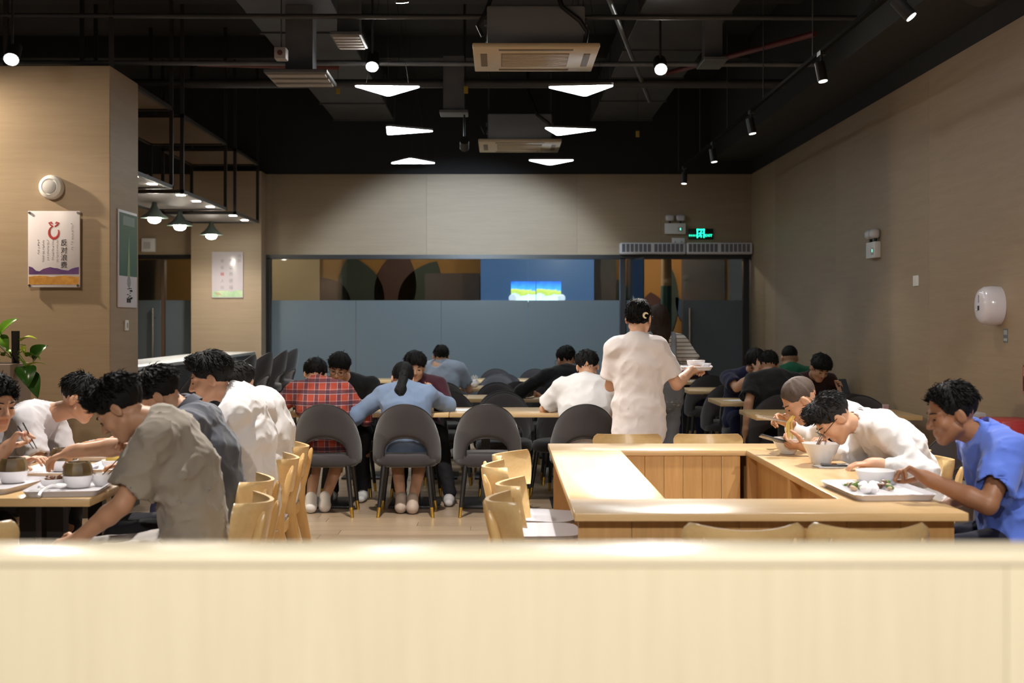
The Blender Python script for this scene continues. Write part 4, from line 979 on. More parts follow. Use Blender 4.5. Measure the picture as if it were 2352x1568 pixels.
CH = [ # x, y, yaw, label
 (-1.31, 9.93, 0, 'dark grey chair with arched cut-out back, under the red plaid shirt'), (-0.71, 9.93, 0, 'dark grey chair with arched cut-out back, under the denim shirt with ponytail'),
 (-0.10, 9.93, 0, 'empty dark grey chair with arched cut-out back in the front row beside denim shirt'), (0.63, 9.93, 0, 'dark grey chair with arched back in front row, under the white T-shirt man'),
 (-1.28, 11.02, 180, 'dark grey chair under the black T-shirt man facing plaid shirt'), (-0.70, 11.02, 180, 'dark grey chair under the maroon shirt boy facing the ponytail'),
 (0.03, 11.0, 180, 'empty dark grey chair facing the camera at the front table, middle one'), (0.52, 10.98, 155, 'empty grey chair turned slightly sideways at the front table'),
 (-1.10, 11.8, 0, 'grey chair backing onto the black T-shirt man, second table'), (-0.47, 11.8, 0, 'grey chair at second table behind the maroon shirt boy'), (0.02, 11.82, 0, 'grey chair at second table directly behind the middle empty chair'),
 (0.58, 11.8, 0, 'grey chair under the black shirt man with glasses, second table'), (-1.33, 12.8, 180, 'grey chair on far side of second table, nearest the bar'), (-0.57, 12.8, 180, 'grey chair on far side of second table behind denim shoulder'),
 (-0.04, 12.8, 180, 'grey chair facing the camera on far side of second table, middle'), (0.48, 12.8, 180, 'grey chair facing camera beside black shirt elbow, second table'),
 (-0.61, 13.5, 0, 'grey chair under the light blue polo man at third table'), (0.18, 13.5, 0, 'grey chair with back to camera at third table'), (-0.04, 14.62, 180, 'grey chair facing the camera on far side of third table, nearer bag'),
 (0.46, 14.62, 180, 'grey chair facing the camera on far side of third table, nearer door'), (0.04, 15.4, 0, 'grey chair with back to camera at fourth table, middle'), (0.57, 15.4, 0, 'grey chair with back to camera at fourth table, nearer door'),
 (-0.50, 15.4, 0, 'grey chair with back to camera at fourth table beside the polo man'), (-0.06, 16.4, 180, 'grey chair facing the camera on far side of fourth table, middle'), (0.44, 16.4, 180, 'grey chair facing the camera on far side of fourth table, nearer door'),
 (2.35, 11.15, 0, 'grey chair under the black T-shirt man beside the right wall'), (2.95, 11.28, 0, 'empty dark chair with rounded back against the right wall'), (2.34, 12.4, 180, 'grey chair under the navy T-shirt man by the right wall'),
 (2.95, 12.4, 180, 'grey chair under the man holding a phone by the right wall'), (2.25, 13.05, 0, 'empty grey chair behind the navy T-shirt man'), (2.90, 13.05, 0, 'grey chair under the green shirt man by the right wall'),
 (2.36, 15.0, 0, 'empty grey chair in front of the seated woman with glasses'), (2.28, 16.3, 180, 'grey chair under the seated woman with glasses near the door'),
 (2.72, 8.05, 22, 'dark grey chair standing behind the blue shirt man'), (2.97, 10.56, 180, 'dark chair tucked at the wall table behind the white shirt men')]
proto = None
for x, y, a, lb in CH:
    if proto is None:
        proto = arch_chair('dining_chair', lb, 'chair', 'grey upholstered dining chairs'); proto.location = (x, y, 0); proto.rotation_euler = (0, 0, math.radians(a))
    else: dup(proto, (x, y, 0), a, lb)
ST = [(11.45, 'dark grey bar stool at the bar counter, nearest to the column'), (12.3, 'dark grey bar stool at the bar counter, second from the column'), (13.3, 'dark grey bar stool at the bar counter, third from the column'),
      (14.3, 'dark grey bar stool at the bar counter, fourth from the column'), (15.25, 'dark grey bar stool at the bar counter, fifth from the column'), (16.1, 'dark grey bar stool at the far end of the bar counter')]
sp0 = None
for y, lb in ST:
    if sp0 is None: sp0 = arch_chair('bar_stool', lb, 'stool', 'bar stools along the counter', lift=0.27); sp0.location = (-2.78, y, 0); sp0.rotation_euler = (0, 0, math.radians(82))
    else: dup(sp0, (-2.78, y, 0), 82+random.uniform(-6, 6), lb)

# ================================================================ TABLES
tabm = wood('table_oak', (0.62, 0.43, 0.22), (0.52, 0.34, 0.16), grain=(1, 12, 12), rough=0.32, scale=2.0, bump=0.03)
def dining_table(x0, x1, y0, y1, label, group='oak topped dining tables', twin=False):
    t = thing('dining_table', label, 'table', ((x0+x1)/2, (y0+y1)/2, 0), 0, group); w, d = (x1-x0)/2, (y1-y0)/2
    b = MB(); b.box(-w+0.002, w-0.002, -d+0.002, d-0.002, 0.715, 0.75, 0.004); b.build('tabletop', tabm, t)
    for sx in ((-1, 1) if twin is False else (0,)):
        bx = sx*(w-0.28)
        if twin:
            for k in (-0.06, 0.06): b = MB(); b.box(bx+k-0.036, bx+k+0.036, -0.036, 0.036, 0.02, 0.70); b.build('post', legm, t, False)
        else:
            b = MB(); b.box(bx-0.035, bx+0.035, -0.035, 0.035, 0.02, 0.70); b.build('post', legm, t, False)
        b = MB(); b.box(bx-0.2, bx+0.2, -d+0.06, d-0.06, 0, 0.02, 0.004); b.build('base_plate', legm, t)
        b = MB(); b.box(bx-0.12, bx+0.12, -d+0.1, d-0.1, 0.70, 0.715); b.build('top_plate', legm, t, False)
    return t
rowsT = [(10.13, 10.80, -1.66, -0.40, 0.88, 'front row'), (11.98, 12.62, -1.55, -0.32, 0.92, 'second row'), (13.78, 14.42, -1.45, -0.36, 0.88, 'third row'), (15.62, 16.22, -1.72, -0.42, 0.86, 'fourth row')]
for y0, y1, xa, xm, xb, nm in rowsT:
    dining_table(xa, xm, y0, y1, 'oak topped table in the %s, on the bar side of the seam' % nm); dining_table(xm, xb, y0, y1, 'oak topped table in the %s, on the door side of the seam' % nm)
for y0, lb in ((9.83, 'oak topped table by the right wall, behind the white shirt men'), (11.42, 'oak topped table by the right wall where the navy T-shirt man leans'), (13.3, 'oak topped table by the right wall, third one back, empty'), (15.22, 'oak topped table by the door in front of the woman with glasses')):
    dining_table(1.92, 3.18, y0, y0+0.7, lb)
dining_table(-2.36, -1.66, 5.28, 6.22, 'oak topped table carrying trays in front of the taupe T-shirt man', twin=True); dining_table(-2.36, -1.66, 6.23, 7.17, 'oak topped table carrying trays, farther one on the bar side', twin=True)

# square counter of four strips round an open well
sc = thing('square_counter', 'square light wood counter table round an open well', 'counter', (0.275, 4.88, 0)); W, D = 1.475, 2.75; ow = 0.39
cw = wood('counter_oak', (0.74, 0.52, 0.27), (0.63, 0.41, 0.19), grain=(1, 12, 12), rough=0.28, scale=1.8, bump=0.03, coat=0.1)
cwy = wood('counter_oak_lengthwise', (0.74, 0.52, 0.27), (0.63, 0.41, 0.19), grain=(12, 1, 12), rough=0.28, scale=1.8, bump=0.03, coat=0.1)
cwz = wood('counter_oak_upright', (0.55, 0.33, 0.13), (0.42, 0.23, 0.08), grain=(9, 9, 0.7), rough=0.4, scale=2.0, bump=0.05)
Z0, Z1 = 0.718, 0.75
for nm, (x0, x1, y0, y1), m_ in (('top_strip', (0, W, 0, ow), cw), ('top_strip', (0, W, D-ow, D), cw), ('top_strip', (0, ow, ow, D-ow), cwy), ('top_strip', (W-ow, W, ow, D-ow), cwy)):
    b = MB(); b.box(x0+0.0005, x1-0.0005, y0+0.0005, y1-0.0005, Z0, Z1, 0.004); b.build(nm, m_, sc)
def boards(x0, x1, y0, y1, n, ax):
    for i in range(n):
        b = MB()
        if ax == 'x': b.box(x0+(x1-x0)*i/n+0.001, x0+(x1-x0)*(i+1)/n-0.001, y0, y1, 0.0, Z0)
        else: b.box(x0, x1, y0+(y1-y0)*i/n+0.001, y0+(y1-y0)*(i+1)/n-0.001, 0.0, Z0)
        b.build('board', cwz, sc, False)
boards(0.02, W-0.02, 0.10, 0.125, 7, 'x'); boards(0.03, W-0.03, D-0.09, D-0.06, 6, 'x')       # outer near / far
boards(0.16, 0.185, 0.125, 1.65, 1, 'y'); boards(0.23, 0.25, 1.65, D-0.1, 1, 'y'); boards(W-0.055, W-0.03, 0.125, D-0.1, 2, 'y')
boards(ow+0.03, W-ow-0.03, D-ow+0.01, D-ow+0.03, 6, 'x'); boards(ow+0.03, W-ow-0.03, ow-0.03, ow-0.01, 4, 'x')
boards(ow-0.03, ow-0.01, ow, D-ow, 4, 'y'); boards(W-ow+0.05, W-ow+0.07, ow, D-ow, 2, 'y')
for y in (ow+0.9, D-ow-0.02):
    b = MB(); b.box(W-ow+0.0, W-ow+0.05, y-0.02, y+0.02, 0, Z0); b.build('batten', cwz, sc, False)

# wooden chairs
wcm = wood('chair_beech', (0.70, 0.46, 0.19), (0.60, 0.37, 0.14), grain=(10, 10, 1.2), rough=0.3, scale=2.0, bump=0.03, coat=0.15)
wcb = wood('chair_beech_back', (0.72, 0.52, 0.26), (0.62, 0.42, 0.19), grain=(1.2, 10, 10), rough=0.3, scale=2.0, bump=0.03, coat=0.15)
padm = mat('seat_pad_grey', (0.32, 0.31, 0.33), 0.4)
def wood_chair(label):
    t = thing('wooden_chair', label, 'chair', (0, 0, 0), 0, 'light beech chairs')
    def bk(u, v, k):          # u across, v up
        x = (2*u-1); z = 0.60+0.18*v
        half = 0.150+0.062*(math.sin(min(v*1.25, 1)*PI/2))**0.9*(1-0.45*max(0, (v-0.72)/0.28)**3)
        zz = z+(-0.012*(1-abs(x)**2)*v)
        y = -0.235+0.105*x*x-0.03*v-(0.008 if k == 0 else -0.008)*(1-0.6*abs(x)**8)
        return Vector((x*half, y, zz))
    b = MB(); b.shell(bk, 22, 12); b.build('backrest', wcb, t, ang=1.1)
    for sx in (-1, 1):
        prof = [(-0.30, 0.0, 0.020, 0.014), (-0.235, 0.22, 0.026, 0.015), (-0.19, 0.42, 0.034, 0.016), (-0.20, 0.52, 0.026, 0.016), (-0.232, 0.62, 0.020, 0.015), (-0.252, 0.70, 0.017, 0.013), (-0.262, 0.735, 0.010, 0.009), (-0.264, 0.745, 0.004, 0.004)]
        b = MB(); R_ = []
        for (y, z, hy, hx) in prof:
            x = sx*(0.165-0.045*max(0, z-0.45)); R_.append([b.bm.verts.new((x+hx*math.copysign(abs(math.cos(q))**0.6, math.cos(q)), y+hy*math.copysign(abs(math.sin(q))**0.6, math.sin(q))+(0.038 if z > 0.55 else 0)*0, z)) for q in [2*PI*i/14 for i in range(14)]])
        for A_, B_ in zip(R_, R_[1:]):
            for i in range(14): b._f([A_[i], A_[(i+1) % 14], B_[(i+1) % 14], B_[i]])
        b._f(R_[0][::-1]); b._f(R_[-1]); b.build('rear_post', wcm, t, ang=1.0)
        b = MB(); b.cyl((sx*0.19, 0.19, 0), (sx*0.175, 0.165, 0.43), 0.014, 0.021, 12); b.build('front_leg', wcm, t)
        b = MB(); b.box(sx*0.175-0.010, sx*0.175+0.010, -0.2, 0.17, 0.385, 0.43, 0.004); b.build('side_rail', wcm, t)
        b = MB(); b.cyl((sx*0.178, -0.235, 0.20), (sx*0.182, 0.178, 0.22), 0.010, n=10); b.build('stretcher', wcm, t)
    for y in (-0.19, 0.165): b = MB(); b.box(-0.17, 0.17, y-0.010, y+0.010, 0.385, 0.43, 0.004); b.build('cross_rail', wcm, t)
    def pad(f): return [(math.copysign(abs(math.cos(q))**0.45, math.cos(q))*0.215*f, math.copysign(abs(math.sin(q))**0.45, math.sin(q))*0.205*f) for q in [2*PI*i/32 for i in range(32)]]
    b = MB(); b.prism(pad(1.0), 0.43, 0.445); b.build('seat', wcm, t, False)
    b = MB(); b.prism(pad(0.97), 0.445, 0.462); b.build('seat_pad', padm, t, False)
    return t
WC = [(0.83, 4.62, 0, 'beech chair at the near side of square counter, nearer the bar'), (1.255, 4.62, 0, 'beech chair at the near side of square counter, nearer the right wall'),
      (0.30, 5.14, -86, 'beech chair on the bar side of square counter, nearest to camera'), (0.34, 5.60, -94, 'beech chair on the bar side of square counter, second from camera'), (0.27, 6.30, -88, 'beech chair on the bar side of square counter, third from camera'), (0.31, 6.76, -112, 'beech chair on the bar side of square counter, farthest and turned'),
      (0.77, 7.78, 180, 'beech chair at the far side of square counter, under the white T-shirt woman'), (1.26, 7.78, 180, 'beech chair at the far side of square counter, nearer the men'),
      (2.02, 6.62, 90, 'beech chair under the white shirt man with glasses'), (2.06, 7.10, 90, 'beech chair under the man with cropped hair at square counter'), (2.10, 5.36, 90, 'beech chair under the blue shirt man'),
      (-1.16, 5.10, 90, 'beech chair under the taupe T-shirt man'), (-1.27, 5.75, 90, 'beech chair under the slate polo shirt man'), (-1.30, 6.66, 90, 'beech chair under the white shirt man, leg fully visible'), (-1.34, 7.28, 90, 'beech chair under the second white shirt man, farthest'),
      (-1.88, 4.68, 0, 'beech chair at the end of tray table, corner of picture'), (-2.72, 5.95, -90, 'beech chair under the black T-shirt man at the tray table'), (-2.72, 6.9, -90, 'beech chair under the light grey T-shirt man')]
wp = None
for x, y, a, lb in WC:
    if 'bar side of square' in lb: x -= 0.09
    if wp is None: wp = wood_chair(lb); wp.location = (x, y, 0); wp.rotation_euler = (0, 0, math.radians(a))
    else: dup(wp, (x, y, 0), a, lb)
# ================================================================ PEOPLE
cloth('taupe', (0.30, 0.262, 0.215)); cloth('slate', (0.085, 0.092, 0.115)); cloth('white', (0.80, 0.79, 0.80), 0.25, 0.93); cloth('light_grey', (0.52, 0.50, 0.52)); cloth('black', (0.012, 0.012, 0.013))
cloth('denim', (0.17, 0.235, 0.36)); cloth('maroon', (0.075, 0.022, 0.034)); cloth('polo', (0.36, 0.42, 0.52)); cloth('cream', (0.72, 0.665, 0.66), 0.25, 0.93); cloth('navy', (0.014, 0.015, 0.05)); cloth('green', (0.012, 0.11, 0.055))
cloth('wine', (0.035, 0.014, 0.014)); cloth('blue', (0.105, 0.185, 0.66)); cloth('dark_top', (0.03, 0.012, 0.018))
def plaidm(name):
    m, nt, b = nmat(name); tc = nt.nodes.new('ShaderNodeTexCoord'); sp = nt.nodes.new('ShaderNodeSeparateXYZ'); lnk(nt, tc.outputs['Object'], sp.inputs[0])
    def band(sock, per, w, ph):
        a = nt.nodes.new('ShaderNodeMath'); a.operation = 'MULTIPLY_ADD'; a.inputs[1].default_value = 1/per; a.inputs[2].default_value = ph; lnk(nt, sock, a.inputs[0])
        f = nt.nodes.new('ShaderNodeMath'); f.operation = 'FRACT'; lnk(nt, a.outputs[0], f.inputs[0])
        l = nt.nodes.new('ShaderNodeMath'); l.operation = 'LESS_THAN'; l.inputs[1].default_value = w; lnk(nt, f.outputs[0], l.inputs[0]); return l.outputs[0]
    cur = None
    def mixin(fac, col, k):
        nonlocal cur
        x = nt.nodes.new('ShaderNodeMix'); x.data_type = 'RGBA'; q = nt.nodes.new('ShaderNodeMath'); q.operation = 'MULTIPLY'; q.inputs[1].default_value = k; lnk(nt, fac, q.inputs[0]); lnk(nt, q.outputs[0], x.inputs['Factor'])
        if cur is None: x.inputs['A'].default_value = (0.33, 0.045, 0.022, 1)
        else: lnk(nt, cur, x.inputs['A'])
        x.inputs['B'].default_value = (*col, 1); cur = x.outputs['Result']
    for s_, ph in (('X', 0.1), ('Z', 0.35)):
        mixin(band(sp.outputs[s_], 0.085, 0.34, ph), (0.045, 0.025, 0.045), 0.72); mixin(band(sp.outputs[s_], 0.085, 0.05, ph+0.02), (0.45, 0.40, 0.42), 0.6); mixin(band(sp.outputs[s_], 0.085, 0.05, ph-0.38), (0.42, 0.30, 0.30), 0.5)
    lnk(nt, cur, b.inputs['Base Color']); b.inputs['Roughness'].default_value = 0.9
    return m
def stripem(name):
    m, nt, b = nmat(name); tc = nt.nodes.new('ShaderNodeTexCoord'); sp = nt.nodes.new('ShaderNodeSeparateXYZ'); lnk(nt, tc.outputs['Object'], sp.inputs[0])
    a = nt.nodes.new('ShaderNodeMath'); a.operation = 'MULTIPLY'; a.inputs[1].default_value = 1/0.032; lnk(nt, sp.outputs['Z'], a.inputs[0])
    f = nt.nodes.new('ShaderNodeMath'); f.operation = 'FRACT'; lnk(nt, a.outputs[0], f.inputs[0]); l = nt.nodes.new('ShaderNodeMath'); l.operation = 'LESS_THAN'; l.inputs[1].default_value = 0.22; lnk(nt, f.outputs[0], l.inputs[0])
    x = nt.nodes.new('ShaderNodeMix'); x.data_type = 'RGBA'; x.inputs['A'].default_value = (0.45, 0.42, 0.38, 1); x.inputs['B'].default_value = (0.10, 0.085, 0.08, 1); lnk(nt, l.outputs[0], x.inputs['Factor']); lnk(nt, x.outputs['Result'], b.inputs['Base Color']); b.inputs['Roughness'].default_value = 0.9
    return m
PLAID = plaidm('cloth_plaid'); STRIPE = stripem('cloth_stripe')
# --- tray table, left
person('seated man in taupe T-shirt bending over his tray with chopsticks', (-1.20, 5.14, 0.56), (-1.345, 5.14, 1.085), (-1.497, 5.13, 1.125), 90, (42, -4, 0), near=True, tone='mid', shirt=('tee', 'taupe', 'short'), loose=0.016,
       hair='quiff', hl=0.066, hvol=0.006, trouser=(0.45, 0.42, 0.40), width=1.03, long_hem=0.03, fold=2.2,
       arms={'R': ((-1.47, 5.40, 0.945), (0.9, 0.5, -0.5), 'chop', (-0.55, -0.25, 0.35), (-0.5, -0.5, -0.6)), 'L': ((-1.62, 4.99, 0.63), (0.3, -0.5, -0.6), 'relax', (-0.9, 0.1, -0.35), (0.1, 0.6, -0.5))})
person('seated man in slate grey polo shirt behind the taupe T-shirt', (-1.25, 5.78, 0.56), (-1.385, 5.80, 1.075), (-1.515, 5.80, 1.135), 90, (38, 0, 0), near=True, tone='mid', shirt=('polo', 'slate', 'short'), loose=0.012, collar=True, hair='quiff', hl=0.06, hvol=0.004, width=1.05, fold=1.5,
       arms={'L': ((-1.93, 5.66, 0.885), (0.2, -0.3, -1), 'relax', (-0.8, 0.1, -0.25), (0, 0, -1)), 'R': ((-1.70, 6.02, 0.80), None, 'relax')})
person('seated man in white shirt looking at the table, hair swept up', (-1.24, 6.50, 0.57), (-1.295, 6.48, 1.10), (-1.435, 6.45, 1.185), 90, (16, 8, 0), near=True, tone='mid', shirt=('shirt', 'white', 'elbow'), loose=0.014, collar=True, hair='quiff', hl=0.068, hvol=0.006, width=1.08, trouser=(0.10, 0.11, 0.22), fold=1.4,
       arms={'L': ((-1.70, 6.35, 0.82), None, 'relax'), 'R': ((-1.72, 6.65, 0.82), None, 'relax')})
person('second man in white shirt, mostly hidden behind the first', (-1.26, 7.18, 0.56), (-1.32, 7.18, 1.06), (-1.45, 7.18, 1.115), 90, (25, 0, 0), tone='mid', shirt=('tee', 'white', 'short'), loose=0.016, hair='short', width=1.1, trouser=(0.12, 0.14, 0.26), arms={'L': ((-1.72, 7.0, 0.82),), 'R': ((-1.75, 7.3, 0.82),)})
person('man in black T-shirt at the picture edge holding chopsticks', (-2.72, 5.92, 0.55), (-2.43, 5.90, 1.00), (-2.27, 5.87, 1.10), -90, (14, -38, 0), near=True, tone='mid', shirt=('tee', 'black', 'short'), hair='short', hl=0.058, hvol=0.004,
       arms={'R': ((-2.17, 5.73, 0.905), (-0.2, -0.3, -1), 'chop', (0.5, 0.25, 0.75), (0.6, 0.0, -0.6)), 'L': ((-2.25, 6.15, 0.80), None, 'relax')})
person('man in light grey T-shirt leaning far over the tray table', (-2.72, 6.92, 0.55), (-2.36, 6.88, 0.985), (-2.20, 6.84, 1.065), -90, (22, 0, 0), near=True, tone='mid', shirt=('tee', 'light_grey', 'short'), loose=0.014, hair='short', hl=0.06, width=1.05, fold=1.8,
       arms={'R': ((-2.12, 6.65, 0.82), (-0.4, -0.3, -1), 'relax'), 'L': ((-2.15, 7.05, 0.80), (0.0, 0.2, -1), 'relax')})
# --- middle tables
person('person in red plaid shirt seated with back to the camera', (-1.33, 10.00, 0.56), (-1.43, 10.16, 0.975), (-1.46, 10.27, 1.045), 4, (32, 6, 4), tone='fair', shirt=('shirt', 'x', 'long'), shirt_mat=PLAID, loose=0.018, collar=True, hair='mop', hl=0.045, hvol=0.002, width=1.12, shorts=True, trouser=(0.10, 0.11, 0.09), shoe=(0.75, 0.72, 0.7), face=True,
       arms={'L': ((-1.72, 10.32, 0.80), (-0.6, -0.3, -0.6), 'relax'), 'R': ((-1.18, 10.36, 0.80), (0.6, -0.3, -0.6), 'relax')}, feet={'L': (-1.45, 9.99, 0.095), 'R': (-1.35, 10.03, 0.095)}, knees={'L': (-1.45, 10.36, 0.53), 'R': (-1.22, 10.36, 0.53)})
person('man in black T-shirt facing the plaid shirt, head bowed', (-1.25, 11.02, 0.56), (-1.265, 10.90, 0.985), (-1.33, 10.76, 1.08), 180, (24, -6, -10), tone='fair', shirt=('tee', 'black', 'short'), hair='mop', hl=0.045, width=1.1, glasses=True, arms={'L': ((-1.10, 10.62, 0.79),), 'R': ((-1.42, 10.6, 0.79),)})
person('woman with ponytail in denim shirt seated with back to camera', (-0.72, 10.00, 0.56), (-0.745, 10.14, 0.945), (-0.77, 10.24, 1.015), 0, (26, 10, 6), tone='fair', shirt=('shirt', 'denim', 'long'), loose=0.02, collar=True, hair='pony', hl=0.05, width=1.02, trouser=(0.012, 0.012, 0.014), shorts=True, shoe=(0.45, 0.36, 0.30),
       arms={'L': ((-1.03, 10.30, 0.815), (-0.6, -0.6, -0.5), 'relax', (-0.8, 0.5, -0.1)), 'R': ((-0.60, 10.46, 0.86), (0.9, -0.3, -0.4), 'fist', (-0.3, 0.2, 0.8))}, feet={'L': (-0.76, 9.98, 0.095), 'R': (-0.67, 9.94, 0.095)})
person('boy in maroon shirt facing the ponytail, fist near chin', (-0.69, 11.03, 0.56), (-0.685, 10.93, 0.985), (-0.712, 10.80, 1.085), 180, (14, 8, -4), tone='fair', shirt=('shirt', 'maroon', 'long'), loose=0.01, hair='mop', hl=0.042, hvol=0.004, trouser=(0.012, 0.012, 0.014), shoe=(0.45, 0.42, 0.42),
       arms={'L': ((-0.56, 10.68, 0.86), None, 'fist', (-0.1, -0.2, 0.8)), 'R': ((-0.9, 10.62, 0.79),)}, feet={'L': (-0.41, 10.42, 0.085)}, knees={'L': (-0.50, 10.60, 0.55)})
person('man in light blue polo shirt, back to camera, far table', (-0.62, 13.58, 0.56), (-0.62, 13.63, 1.03), (-0.625, 13.66, 1.085), 0, (12, 4, 3), tone='fair', shirt=('polo', 'polo', 'short'), loose=0.012, collar=True, hair='short', width=1.1, arms={'L': ((-0.78, 13.95, 0.79),), 'R': ((-0.42, 13.95, 0.79),)})
person('man in black shirt with glasses, back to camera, second table', (0.60, 11.88, 0.56), (0.60, 11.98, 1.02), (0.598, 12.05, 1.105), 4, (16, 24, 0), tone='mid', shirt=('tee', 'black', 'elbow'), loose=0.012, hair='short', width=1.1, glasses=True, arms={'L': ((0.30, 12.2, 0.79), (-0.8, -0.3, -0.3), 'relax'), 'R': ((0.75, 12.3, 0.79),)})
person('man in white T-shirt seated with back to camera, front table', (0.65, 10.00, 0.56), (0.67, 10.10, 1.015), (0.675, 10.17, 1.11), 0, (24, 0, -3), tone='fair', shirt=('tee', 'white', 'short'), loose=0.018, hair='mop', hl=0.05, width=1.14, trouser=(0.05, 0.05, 0.055),
       arms={'L': ((0.50, 10.42, 0.80), (-1.0, -0.5, -0.5), 'relax', (0.6, 0.6, 0)), 'R': ((0.88, 10.40, 0.80), (1.0, -0.3, -0.5), 'relax')})
# --- standing
W15 = person('standing woman in cream T-shirt carrying a tray, back to camera', (0.90, 8.50, 0.92), (0.885, 8.50, 1.345), (0.905, 8.55, 1.487), -6, (6, -16, 0), near=True, tone='fair', shirt=('tee', 'cream', 'short'), loose=0.019, legs='stand', hair='bob', hl=0.05, width=0.80, size=0.97, trouser=(0.38, 0.02, 0.05), long_hem=0.07, shorts=True, fold=1.1,
       arms={'R': ((1.275, 8.70, 1.14), (-0.05, -0.5, -1.0), 'fist', (0.75, 0.45, 0.1), (-0.2, 0.5, -0.8)), 'L': ((0.90, 8.76, 1.10), (-0.8, -0.4, -0.8), 'grip', (0.6, 0.6, 0.1), (0, 0, 1))})[0]
person('standing person with long brown hair in striped shirt and grey overalls', (1.37, 11.05, 0.92), (1.36, 11.05, 1.35), (1.335, 11.07, 1.48), 3, (8, 10, 0), tone='fair', shirt=('tee', 'x', 'short'), shirt_mat=STRIPE, legs='stand', hair='long', hairc='brown', trouser=(0.20, 0.21, 0.23), size=0.98, loose=0.012, width=0.86, bib=True, arms={'R': ((1.62, 11.25, 1.0), None, 'relax'), 'L': ((1.15, 11.25, 1.05), None, 'relax')})
# --- right wall tables
person('woman with glasses and long hair seated facing camera by the door', (2.30, 16.18, 0.55), (2.31, 16.12, 0.955), (2.31, 16.07, 1.055), 180, (0, 0, 0), tone='fair', shirt=('tee', 'dark_top', 'elbow'), hair='long', hl=0.055, glasses=True, size=0.95, trouser=(0.02, 0.022, 0.06))
person('man in navy T-shirt resting his face on one hand', (2.30, 12.38, 0.56), (2.31, 12.25, 0.985), (2.365, 12.12, 1.075), 180, (32, -14, 0), tone='mid', shirt=('tee', 'navy', 'short'), loose=0.012, hair='mop', hl=0.04, hvol=0.006, arms={'R': ((2.36, 11.98, 1.00), (-0.9, -0.2, -0.9), 'flat', (0.25, 0.1, 0.9), (0.1, 0.9, 0.2)), 'L': ((2.55, 11.98, 0.79),)}, trouser=(0.014, 0.015, 0.05))
person('man in black T-shirt seated with back to camera by right wall', (2.37, 11.20, 0.56), (2.37, 11.32, 1.0), (2.345, 11.42, 1.075), -4, (26, -10, 0), tone='mid', shirt=('tee', 'black', 'short'), loose=0.02, hair='short', width=1.12, arms={'L': ((2.08, 11.10, 0.52), (-0.3, -1, 0), 'relax'), 'R': ((2.6, 11.6, 0.79),)}, trouser=(0.10, 0.095, 0.10))
person('man in green T-shirt seated with back to camera by right wall', (2.92, 13.10, 0.56), (2.925, 13.16, 1.0), (2.922, 13.22, 1.09), 0, (14, 0, 0), tone='mid', shirt=('tee', 'green', 'short'), hair='buzz', hairc='black')
person('man in dark shirt by right wall looking down at his phone', (2.93, 12.40, 0.55), (2.93, 12.22, 0.955), (2.95, 12.07, 1.03), 180, (34, 14, -6), tone='mid', shirt=('tee', 'wine', 'short'), hair='mop', hl=0.04, hvol=0.004, arms={'L': ((3.10, 11.95, 0.80), None, 'phone', (0.1, -0.3, 0.6)), 'R': ((2.75, 11.95, 0.79),)})
# --- square counter, right side
person('man with cropped greying hair eating noodles at the square counter', (2.08, 7.08, 0.56), (1.79, 7.10, 0.985), (1.625, 7.10, 1.035), 90, (38, 0, 0), near=True, tone='mid', shirt=('shirt', 'white', 'elbow'), loose=0.008, collar=True, hair='buzz', hairc='buzz', hl=0.068, width=1.05,
       arms={'R': ((1.60, 7.30, 0.905), (0.4, 0.7, -0.8), 'chop', (-0.8, -0.35, 0.25), (0.2, -0.6, -0.6)), 'L': ((1.62, 6.92, 0.80), (0.5, -0.5, -0.5), 'phone', (-0.9, 0.05, 0.05), (0.1, 0.5, 0.8))})
person('man in white shirt with glasses bending low over his bowl', (2.08, 6.52, 0.56), (1.80, 6.50, 0.965), (1.645, 6.47, 0.985), 90, (52, 0, 0), near=True, tone='fair', shirt=('shirt', 'white', 'elbow'), loose=0.012, collar=True, hair='quiff', hairc='grey', hl=0.064, width=1.08, glasses=True, fold=1.6,
       arms={'L': ((1.78, 6.24, 0.785), (0.8, -0.4, -0.4), 'relax', (-0.9, 0.15, -0.05), (0, 0, -1)), 'R': ((1.68, 6.70, 0.82), None, 'chop')})
person('man in blue uniform shirt eating from a tray at counter corner', (2.11, 5.36, 0.56), (1.985, 5.36, 1.00), (1.845, 5.35, 1.09), 90, (16, 0, 0), near=True, tone='tan', shirt=('shirt', 'blue', 'short'), loose=0.018, collar=True, hair='short', hl=0.082, width=1.02, fold=2.0, trouser=(0.010, 0.011, 0.025), long_hem=0.03,
       arms={'L': ((1.685, 5.16, 0.845), (0.9, -0.75, -0.6), 'chop', (-0.65, 0.2, 0.35), (-0.4, -0.2, -0.8)), 'R': ((1.93, 5.62, 0.68), None, 'relax')})
